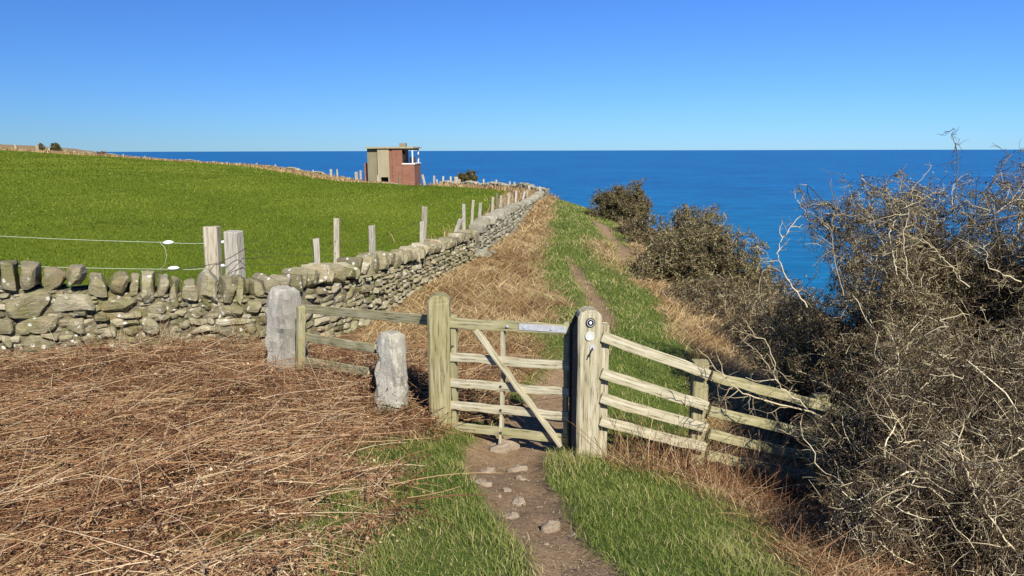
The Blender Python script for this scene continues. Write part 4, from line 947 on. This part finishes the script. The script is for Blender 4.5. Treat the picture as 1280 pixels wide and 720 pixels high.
# -- the nearer, lower one
gB, gL = Geo(), Geo()
for e, n0, m in ((lobe(1185, 540, 4.9, .88, .8, .72), 20, (13, 9, 6)), (lobe(1265, 625, 4.0, .95, .8, .66), 20, (13, 9, 6)), (lobe(1190, 690, 3.5, .6, .5, .42), 13, (12, 9, 6)), (lobe(1330, 500, 4.6, 1.0, .9, .8), 16, (14, 9, 6)), (lobe(1110, 495, 4.9, .42, .5, .45), 10, (12, 8, 5)), (lobe(1105, 600, 4.6, .5, .6, .40), 10, (11, 8, 5))):
    b = (e[0][0] + .25, e[0][1] + .1, tz(e[0][0] + .25, e[0][1] + .1) - .05); shrub_lobe(gB, gL, b, e, n0, m, 1., 1.6, (.006, .014), (.43, .30), .68, .0013, .30)
limb(gB, gL, [pt(1060, 545, 5.3), pt(1009, 512, 5.25), pt(955, 503, 5.2), pt(922, 491, 5.2), pt(895, 462, 5.15), pt(873, 436, 5.1)], .014, .003, .85, 6, (.1, .3))
limb(gB, gL, [pt(1009, 512, 5.2), pt(984, 492, 5.2), pt(969, 478, 5.15), pt(967, 450, 5.1), pt(957, 425, 5.1), pt(940, 420, 5.1)], .010, .003, .9, 4, (.08, .3))
limb(gB, gL, [pt(1200, 735, 3.5), pt(1150, 690, 3.6), pt(1105, 645, 3.75), pt(1070, 620, 3.9), pt(1022, 585, 4.1)], .012, .003, .95, 6, (.1, .35))
limb(gB, gL, [pt(1110, 652, 3.72), pt(1085, 645, 3.7), pt(1056, 641, 3.7)], .008, .005, .98, 2, (.05, .12))
limb(gB, gL, [pt(1200, 560, 4.2), pt(1150, 552, 4.3), pt(1120, 555, 4.3), pt(1125, 535, 4.3)], .010, .004, .95, 4)
limb(gB, gL, [pt(1290, 690, 3.4), pt(1240, 655, 3.5), pt(1180, 640, 3.6), pt(1140, 595, 3.7)], .011, .003, .95, 5)
limb(gB, gL, [pt(1290, 560, 3.9), pt(1240, 580, 3.95), pt(1200, 600, 4.0), pt(1150, 580, 4.1)], .011, .003, .95, 5)
limb(gB, gL, [pt(1290, 720, 3.2), pt(1230, 640, 3.3), pt(1210, 600, 3.4), pt(1195, 540, 3.5)], .009, .003, .9, 5)
finish_shrub('hawthorn_bush', 'nearer low hawthorn with pale lichened twigs in the bottom right corner, over the fence end', 'bush', (3.0, 4.2, tz(3.0, 4.2)), gB, gL, M['bud'], 'buds')
HUG[0] = 1.25
# -- the bushes beyond on the cliff side
def bush(name, label, lobes, n0, m, sc, leafn, leaf, tl, pale, rt, lm='leaf', leafname='leaves'):
    gB, gL = Geo(), Geo()
    for e in lobes:
        b = (e[0][0], e[0][1], tz(e[0][0], e[0][1]) - .05); shrub_lobe(gB, gL, b, e, n0, m, sc, leafn, leaf, tl, pale, rt)
    c = lobes[0][0]; finish_shrub(name, label, 'bush', (c[0], c[1], tz(c[0], c[1])), gB, gL, M[lm], leafname)
bush('thorn_bush', 'broad olive brown thorn bush in the middle of the cliff edge, right of the path',
     [lobe(880, 322, 17, 1.25, 1.2, 1.0), lobe(840, 345, 16.5, .95, .9, .7), lobe(925, 350, 16.8, .75, .9, .8), lobe(868, 300, 18, 1.0, 1., .7)], 15, (11, 9, 6), 1.1, 1.6, (.025, .055), (.56, .22), .45, .004)
bush('thorn_bush', 'brown twiggy bush between the round dark bush and the broad olive one', [lobe(812, 305, 24, 1.0, 1.2, .95), lobe(790, 300, 27, .8, 1.2, .8), lobe(838, 310, 21.5, .8, 1., .9)], 11, (9, 8, 5), 1., .9, (.03, .06), (.38, .2), .42, .005)
bush('thorn_bush', 'round dark bush standing alone by the far bend of the path', [lobe(776, 254, 33, 1.25, 1.1, 1.15), lobe(768, 264, 32.5, 1.05, 1., .9), lobe(786, 258, 33, 1.0, 1., .95)], 20, (12, 9, 6), 1., 1.3, (.035, .075), (.36, .2), .35, .006)
bush('bramble_thicket', 'low straw brown bramble thicket on the bank below the broad olive bush', [lobe(955, 400, 11.5, .9, 1., .55), lobe(905, 385, 13.5, .9, 1., .5), lobe(990, 420, 10, .7, .9, .5), lobe(860, 385, 14.5, .7, .8, .35)], 12, (9, 8, 4), .8, .4, (.02, .04), (.45, .2), .55, .0028)
bush('thorn_bush', 'small dark rounded bush behind the far wall right of the lookout', [lobe(584, 226, 57, 1.05, .9, .8), lobe(580, 227.5, 57, .8, .8, .6)], 16, (12, 9, 6), .7, 1.2, (.08, .14), (.2, .15), .2, .010)
bush('skyline_bush', 'dark low bush, the larger of two on the far left skyline', [lobe(71, 183.5, 150, 1.9, 1.4, .8)], 8, (7, 6, 4), 1., 1.3, (.2, .32), (.2, .15), .2, .025)
bush('skyline_bush', 'faint low bush on the far left skyline, left of a larger one', [lobe(53, 182, 152, .9, .9, .65)], 6, (6, 5, 4), .8, 1., (.16, .25), (.3, .15), .3, .025)
bush('skyline_bush', 'reddish brown scrub clump on the skyline wall between field and sea', [lobe(129, 193.5, 117, .8, .8, .55)], 6, (6, 5, 4), .8, 1., (.12, .2), (.35, .15), .3, .02, 'bracken')

# ================================================================== stones of the path
def gnd(px, py):
    lo, hi = 1.0, 60.0; prev = None
    for d in np.geomspace(1, 60, 400):
        p = pt(px, py, d)
        if p[2] < tz(p[0], d): return p
    return p
PST = [(607.6, 582, 20, 'pale stone at the left side of the path, just below the gate'), (646, 579, 24, 'pale flat stone in the middle of the path, just below the gate'), (600, 596, 30, 'longest pale stone, at the left path edge below the gate'), (651, 590, 15, 'small pale stone under the flat one in mid path'), (633, 604, 14, 'small thin stone in the rocky middle of the path'), (648, 617, 20, 'pointed pale stone in mid path'), (638, 635, 20, 'flat pale stone alone in the path below the pointed one'),
 (686, 651, 25, 'largest rounded stone standing proud of the path near the bottom'), (717, 661, 21, 'pale flat stone right of the rounded one near the bottom of the path'), (668, 678, 11, 'small stone left of centre low on the path'), (658, 692, 11, 'lowest small stone at the left edge of the path'), (682, 668, 9, 'tiny stone just below the rounded one on the path'), (622, 611, 12, 'small stone at the left of the rocky middle of the path'), (627, 554, 40, 'broad flat stone under the middle of the gate')]
for k, (px, py, wpx, lb) in enumerate(PST):
    p = gnd(px, py); wd = wpx * p[1] / F; hgt = wd * R.uniform(.16, .24) + .014 + (.03 if k == 7 else 0)
    n, kk = 9, 18; th = np.arange(kk) / kk * 2 * math.pi; V = []
    for i in range(n):
        t = i / (n - 1); rr_ = (1 - t ** 7) ** .4 if i < n - 1 else .02
        sh = 1 + .16 * np.sin(2 * th + k) + .12 * np.sin(3 * th + 2 * k) + .06 * np.sin(5 * th + k * 3); V.append(np.stack([np.cos(th) * wd * .5 * rr_ * sh, np.sin(th) * wd * .36 * rr_ * sh, np.full(kk, -.04 + t * (hgt * .8 + .03)) + .1 * wd * np.cos(th + k) * t], 1))
    V = np.concatenate(V); V += snoise(V + k, wd * .35, k)[:, None] * .05 * wd
    idx = np.arange(n * kk).reshape(n, kk); nx = np.roll(idx, -1, 1); g = Geo(); g.add(V, Q=np.stack([idx[:-1], nx[:-1], nx[1:], idx[1:]], -1).reshape(-1, 4), tint=.55)
    o = link('path_stone', g.mesh('path_stone', 'rock'), M['stone_pale'], None, (p[0], p[1], tz(p[0], p[1]) - .05)); tag(o, lb, 'stone', 'stones embedded in the path'); o.rotation_euler.z = R.normal() * .25

# ================================================================== ground cover
def scatter(n, a0, a1, r0, r1, p=1.0):
    """points spread evenly in angle, density falling with distance**p"""
    a = R.uniform(rad(a0), rad(a1), n); u = R.random(n)
    r = r0 * (r1 / r0) ** u if p == 2 else (r0 ** (2 - p) + u * (r1 ** (2 - p) - r0 ** (2 - p))) ** (1 / (2 - p))
    x, y = np.sin(a) * r, np.cos(a) * r
    return x, y, r
def inwall(x, y):
    f = fieldside(x, y); return (f > -.04) & (f < .40)
def keepable(x, y): return (pathmask(x, y) > 0) & ~inwall(x, y)
def on(x, y, dz=0.): return np.stack([x, y, ter(x, y) + dz], 1)
# -- grass of the verges
g = Geo()
x, y, r = scatter(430000, -42, 44, 2.0, 45, 1.55)
dm = drymask(x, y); pmk = pathmask(x, y); k = (R.random(len(x)) > dm * 1.05 - .04) & (pmk > np.where(y > 7, -.15, -.05)) & ~inwall(x, y) & (fieldside(x, y) < 0) & (R.random(len(x)) < sstep(np.where(y > 7, -.18, -.05), np.where(y > 7, .14, .07), pmk) * .9 + .08)
x, y, r, dm = x[k], y[k], r[k], dm[k]
tuft = n2(x, y, .35, 8.); near = sstep(1.5, 5, r)
H = R.uniform(.014, .054, len(x)) * (1 + .6 * tuft) + .0012 * r; H *= 1 + .7 * (np.exp(-((x - .55) ** 2 + (y - 5.45) ** 2) / .09) + np.exp(-((x + .55) ** 2 + (y - 5.75) ** 2) / .09) )
Wd = np.maximum(.0035, r * .0010) * R.uniform(.8, 1.3, len(x))
ti = np.clip(R.normal(.44, .2, len(x)) + .14 * tuft + .25 * dm + .26 * n2(x, y, .9, 3.), 0, 1); old = R.random(len(x)) < .11; ti[old] = R.uniform(.75, 1, old.sum())
blades(g, on(x, y, -.01), H, Wd, R.normal(size=(len(x), 2)) * (H * .55)[:, None] + np.array([-.3, .1]) * (H * .5)[:, None], ti)
o = link('verge_grass', g.mesh('verge_grass'), M['grass']); tag(o, 'short green grass along both sides of the trodden path', 'grass', None, 'stuff')
# -- pasture
g = Geo()
x, y, r = scatter(260000, -42, 5, 8, 120, 1.75)
q, sd, arc = polydist(x, y, BOUND); k = (fieldside(x, y) > .42) & ~((sd > -.5) & (y > 38)); x, y, r = x[k], y[k], r[k]
tf = n2(x, y, .7, 1.); H = R.uniform(.015, .045, len(x)) * (1 + .4 * tf) + .0007 * r
ti = np.clip(R.normal(.50, .13, len(x)) + .16 * n2(x, y, 2.5, 2.) + .30 * n2(x, y, 5, 5.) + .22 * n2(x, y, 17, 2.) + .10 * n2(x, y * .35, 1.2, 9.), 0, .84); old = R.random(len(x)) < .014; ti[old] = R.uniform(.85, 1, old.sum())
blades(g, on(x, y, -.01), H, np.maximum(.005, r * .0013), R.normal(size=(len(x), 2)) * (H * .5)[:, None], ti)
o = link('pasture_grass', g.mesh('pasture_grass'), M['field_grass']); tag(o, 'close cropped bright green pasture behind the stone wall', 'grass', None, 'stuff')
# -- dead bracken in front of the near wall
g = Geo()
def leftzone(n, r1=9.5):
    x, y, r = scatter(int(n * 1.4), -62, 0, 2.0, r1, 1.35); k = keepable(x, y) & (fieldside(x, y) < -.04) & (y < 9) & (R.random(len(x)) < drymask(x, y) ** 1.5); return x[k], y[k], r[k]
def mound(x, y): return .15 * np.clip(n2(x, y, .55, 9.) + .35, 0, 1.4) + .16 * np.exp(-((x + 2.2) ** 2 / 2.2 + (y - 6.9) ** 2 / .5)) + .14 * np.exp(-(fieldside(x, y) + .55) ** 2 / .25) * (x < -2.7) - .10 * np.exp(-((x + 1.02) ** 2 / .12 + (y - 6.05) ** 2 / .16))
def straw_share(x, y): return np.clip(sstep(-2.1, -.6, x) * sstep(6.6, 4.8, y) + .35 * n2(x, y, 1.0, 4.) * .6 + .25 * sstep(3.2, 2.4, y), 0, 1)
x, y, r = leftzone(60000); h = mound(x, y) * R.uniform(0, 1, len(x)); sh = straw_share(x, y)
flakes(g, on(x, y, h + .01), R.uniform(.006, .022, len(x)), np.clip(R.normal(.34, .28, len(x)) + .18 * sh + .2 * n2(x, y, .5, 2.), 0, 1), .7)
x, y, r = leftzone(80000); k = drymask(x + .12, y) > .35; x, y = x[k], y[k]; h = mound(x, y) * R.uniform(.2, 1.1, len(x)); sh = straw_share(x, y); n = len(x)
flow = .55 + .9 * n2(x, y, .9, 7.)
stalks(g, on(x, y, h + .015), flow + R.normal(size=n) * 1.1 + (R.random(n) < .5) * math.pi, R.uniform(.05, .19, n), R.normal(size=n) * .32 + .05, R.uniform(.0008, .0017, n), np.clip(R.normal(.44, .28, n) + .26 * sh + .2 * n2(x, y, .6, 12.), 0, 1), .35, 4)
x, y, r = leftzone(6500); k = drymask(x + .35, y) > .6; x, y = x[k], y[k]; h = mound(x, y) * R.uniform(.6, 1.3, len(x)); sh = straw_share(x, y); n = len(x)
stalks(g, on(x, y, h + .03), .6 + R.normal(size=n) * 1.0 + (R.random(n) < .4) * math.pi, R.uniform(.18, .62, n), np.abs(R.normal(size=n)) * .16, R.uniform(.0014, .0028, n), np.clip(R.normal(.66, .22, n) + .18 * sh, 0, 1), .2, 5, 4)
x, y, r = leftzone(2600); k = r > 3.4; x, y = x[k], y[k]; h = mound(x, y) * R.uniform(.8, 1.3, len(x)); n = len(x)
stalks(g, on(x, y, h + .03), .5 + R.normal(size=n) * 1.1, R.uniform(.25, .7, n), np.abs(R.normal(size=n)) * .12, R.uniform(.0022, .0036, n), np.clip(R.normal(.52, .25, n), 0, 1), .16, 6, 5)
# collapsed fronds: a rachis with curled pinnae on both sides
x, y, r = leftzone(9000); k = R.random(len(x)) > .65 * straw_share(x, y); x, y = x[k], y[k]; h = mound(x, y) * R.uniform(.5, 1.25, len(x)); n = len(x)
ft = np.clip(R.normal(.42, .2, n), 0, 1); fr = stalks(g, on(x, y, h + .03), R.uniform(0, 6.28, n), R.uniform(.12, .38, n), R.normal(size=n) * .25 + .1, R.uniform(.001, .0018, n), ft, .3, 6)
m_ = 13; ii = np.repeat(np.arange(n), m_); tt = R.uniform(.1, 1, n * m_) * 5; jj = np.minimum(tt.astype(int), 4); ff = (tt - jj)[:, None]
PP = fr[ii, jj] * (1 - ff) + fr[ii, jj + 1] * ff
flakes(g, PP + R.normal(size=PP.shape) * .006, R.uniform(.008, .024, len(PP)), np.clip(np.repeat(ft, m_) + R.normal(size=len(PP)) * .12, 0, 1), .8)
# a few long pale stems lying across the mat
for (a, b) in (((20, 590), (115, 520)), ((120, 610), (185, 512)), ((290, 570), (350, 533)), ((95, 690), (150, 590)), ((320, 625), (450, 500)), ((155, 580), (270, 500)), ((0, 555), (120, 507)), ((355, 515), (440, 545)), ((240, 660), (180, 720)), ((450, 490), (505, 520)), ((600, 600), (560, 650)), ((0, 700), (90, 610))):
    p, q_ = gnd(*a), gnd(*b); p[2] += .10; q_[2] += .22; P = np.linspace(p, q_, 6)[None]; P[:, 1:-1] += R.normal(size=(1, 4, 3)) * .015; tubes(g, P, lin(1, 6, .0034, .0017), np.array([R.uniform(.75, 1)]), 4)
o = link('dead_bracken', g.mesh('dead_bracken'), M['bracken']); tag(o, 'matted rust brown dead bracken in front of the stone wall', 'dead bracken', None, 'stuff')
# -- straw: pale dry grass, in front, beyond the gate, on the bank to the right
g = Geo()
x, y, r = scatter(90000, -58, 58, 2.0, 9, 1.3); dm = drymask(x, y); sh = straw_share(x, y); sh = np.where(x > .5, .8 * sstep(.2, .8, dm), sh * sstep(.1, .7, dm))
k = keepable(x, y) & (fieldside(x, y) < -.04) & (R.random(len(x)) < sh * .8 * (.25 + dm)); x, y, r = x[k], y[k], r[k]; n = len(x); L = R.uniform(.06, .20, n)
yw = R.uniform(0, 6.28, n); ln = L * R.uniform(.4, 1., n)
blades(g, on(x, y, 0), L * .35, np.full(n, .0032), np.stack([np.cos(yw) * ln, np.sin(yw) * ln], 1), np.clip(R.normal(.62, .2, n), 0, 1))
x, y, r = scatter(290000, -12, 50, 6.3, 48, 1.6); dm = drymask(x, y)
k = keepable(x, y) & (fieldside(x, y) < -.03) & (R.random(len(x)) < dm); x, y, r = x[k], y[k], r[k]; n = len(x)
L = R.uniform(.10, .36, n) * (1 + r * .008); yw = .2 + 1.1 * n2(x, y, 1.1, 3.) + R.normal(size=n) * .7 + (R.random(n) < .4) * math.pi; ln = L * R.uniform(.4, 1., n)
rustp = np.clip(.15 + 1.2 * n2(x, y, .9, 12.) + .5 * np.exp(-((x + .45) ** 2 + (y - 17.5) ** 2) / 2.) * 2 + .5 * np.exp(-((x + .5) ** 2 + (y - 8.7) ** 2) / 1.), 0, 1)
blades(g, on(x, y, 0), L * R.uniform(.12, .5, n), np.maximum(.004, r * .0011) * R.uniform(.7, 1.3, n), np.stack([np.cos(yw) * ln, np.sin(yw) * ln], 1), np.clip(R.normal(.60, .22, n) - .34 * rustp, 0, 1))
# the rough strip on the field side of the wall and along the far boundary
a = R.uniform(a_near(W1, -2.3, 9.6), W1.L, 9000); off = .45 + np.abs(R.normal(size=9000)) * .4; p, d_ = W1.at(a); x = p[:, 0] - d_[:, 1] * off; y = p[:, 1] + d_[:, 0] * off
H = R.uniform(.12, .42, 9000); blades(g, on(x, y, -.02), H, np.full(9000, .011), R.normal(size=(9000, 2)) * (H * .45)[:, None], np.clip(R.normal(.55, .2, 9000), 0, 1))
for Wn, n in ((W2, 5000), (W3, 4000), (W4, 26000)):
    a = R.random(n) * Wn.L; off = R.normal(size=n) * (.7 if Wn is not W4 else 1.0); p, d_ = Wn.at(a); x = p[:, 0] - d_[:, 1] * off; y = p[:, 1] + d_[:, 0] * off; rr_ = np.hypot(x, y)
    if Wn is W2: off = .5 + np.abs(off) * .7; x = p[:, 0] - d_[:, 1] * off; y = p[:, 1] + d_[:, 0] * off
    H = R.uniform(.12, .45, n); blades(g, on(x, y, -.02), H, rr_ * .0011 * R.uniform(.7, 1.4, n), R.normal(size=(n, 2)) * (H * .4)[:, None], np.clip(R.normal(.45, .25, n), 0, 1))
o = link('dry_grass', g.mesh('dry_grass'), M['straw']); tag(o, 'pale straw coloured dry grass beside the wall, along the verges and over the cliff bank', 'dry grass', None, 'stuff')
# -- dead stems standing under the fence and the thorns
g = Geo()
n = 1500; x = R.uniform(.75, 3.6, n); y = 5.35 + .16 * x + R.normal(size=n) * .28 - .0; k = pathmask(x, y) > .2; x, y = x[k], y[k]; n = len(x)
stalks(g, on(x, y, -.01), R.uniform(0, 6.28, n), R.uniform(.12, .6, n), R.uniform(.5, 1.5, n), R.uniform(.0012, .0028, n), np.clip(R.normal(.5, .25, n), 0, 1), .15, 4)
n = 16000; x = R.uniform(1.3, 4.6, n); y = R.uniform(2.6, 6.2, n); k = (R.random(n) < drymask(x, y)); x, y = x[k], y[k]; n = len(x)
stalks(g, on(x, y, .0), R.uniform(0, 6.28, n), R.uniform(.06, .35, n), np.abs(R.normal(size=n)) * .4, R.uniform(.0010, .0022, n), np.clip(R.normal(.45, .2, n), 0, 1), .2, 3)
# sprigs against the wall and round the stones
n = 900; x = np.concatenate([R.uniform(-4.6, -2.7, n // 2), R.normal(-1.5, .45, n - n // 2)]); y = np.where(np.arange(n) < n // 2, 7.95 + (x + 4) * .5 - R.uniform(.1, .5, n), 6.75 + R.normal(size=n) * .35)
stalks(g, on(x, y, .0), R.uniform(0, 6.28, n), R.uniform(.2, .75, n), R.uniform(.5, 1.4, n), R.uniform(.0015, .003, n), np.clip(R.normal(.45, .25, n), 0, 1), .18, 4)
o = link('dead_stems', g.mesh('dead_stems'), M['bracken']); tag(o, 'thin dead weed stems and brambles at the foot of fence, wall and thorns', 'dead stems', None, 'stuff')
g = Geo(); x, y, r = scatter(2600, -12, 16, 2.2, 8, 1.2); k = pathmask(x, y) < -.02; x, y, r = x[k], y[k], r[k]
s = R.uniform(.004, .013, len(x)); flakes(g, on(x, y, -.045), s, R.uniform(.3, .9, len(x)), .5); flakes(g, on(x, y, -.045), s, R.uniform(.3, .9, len(x)), 1.)
o = link('path_grit', g.mesh('path_grit'), M['stone_pale']); tag(o, 'small grit and chippings scattered on the bare earth path', 'grit', None, 'stuff')
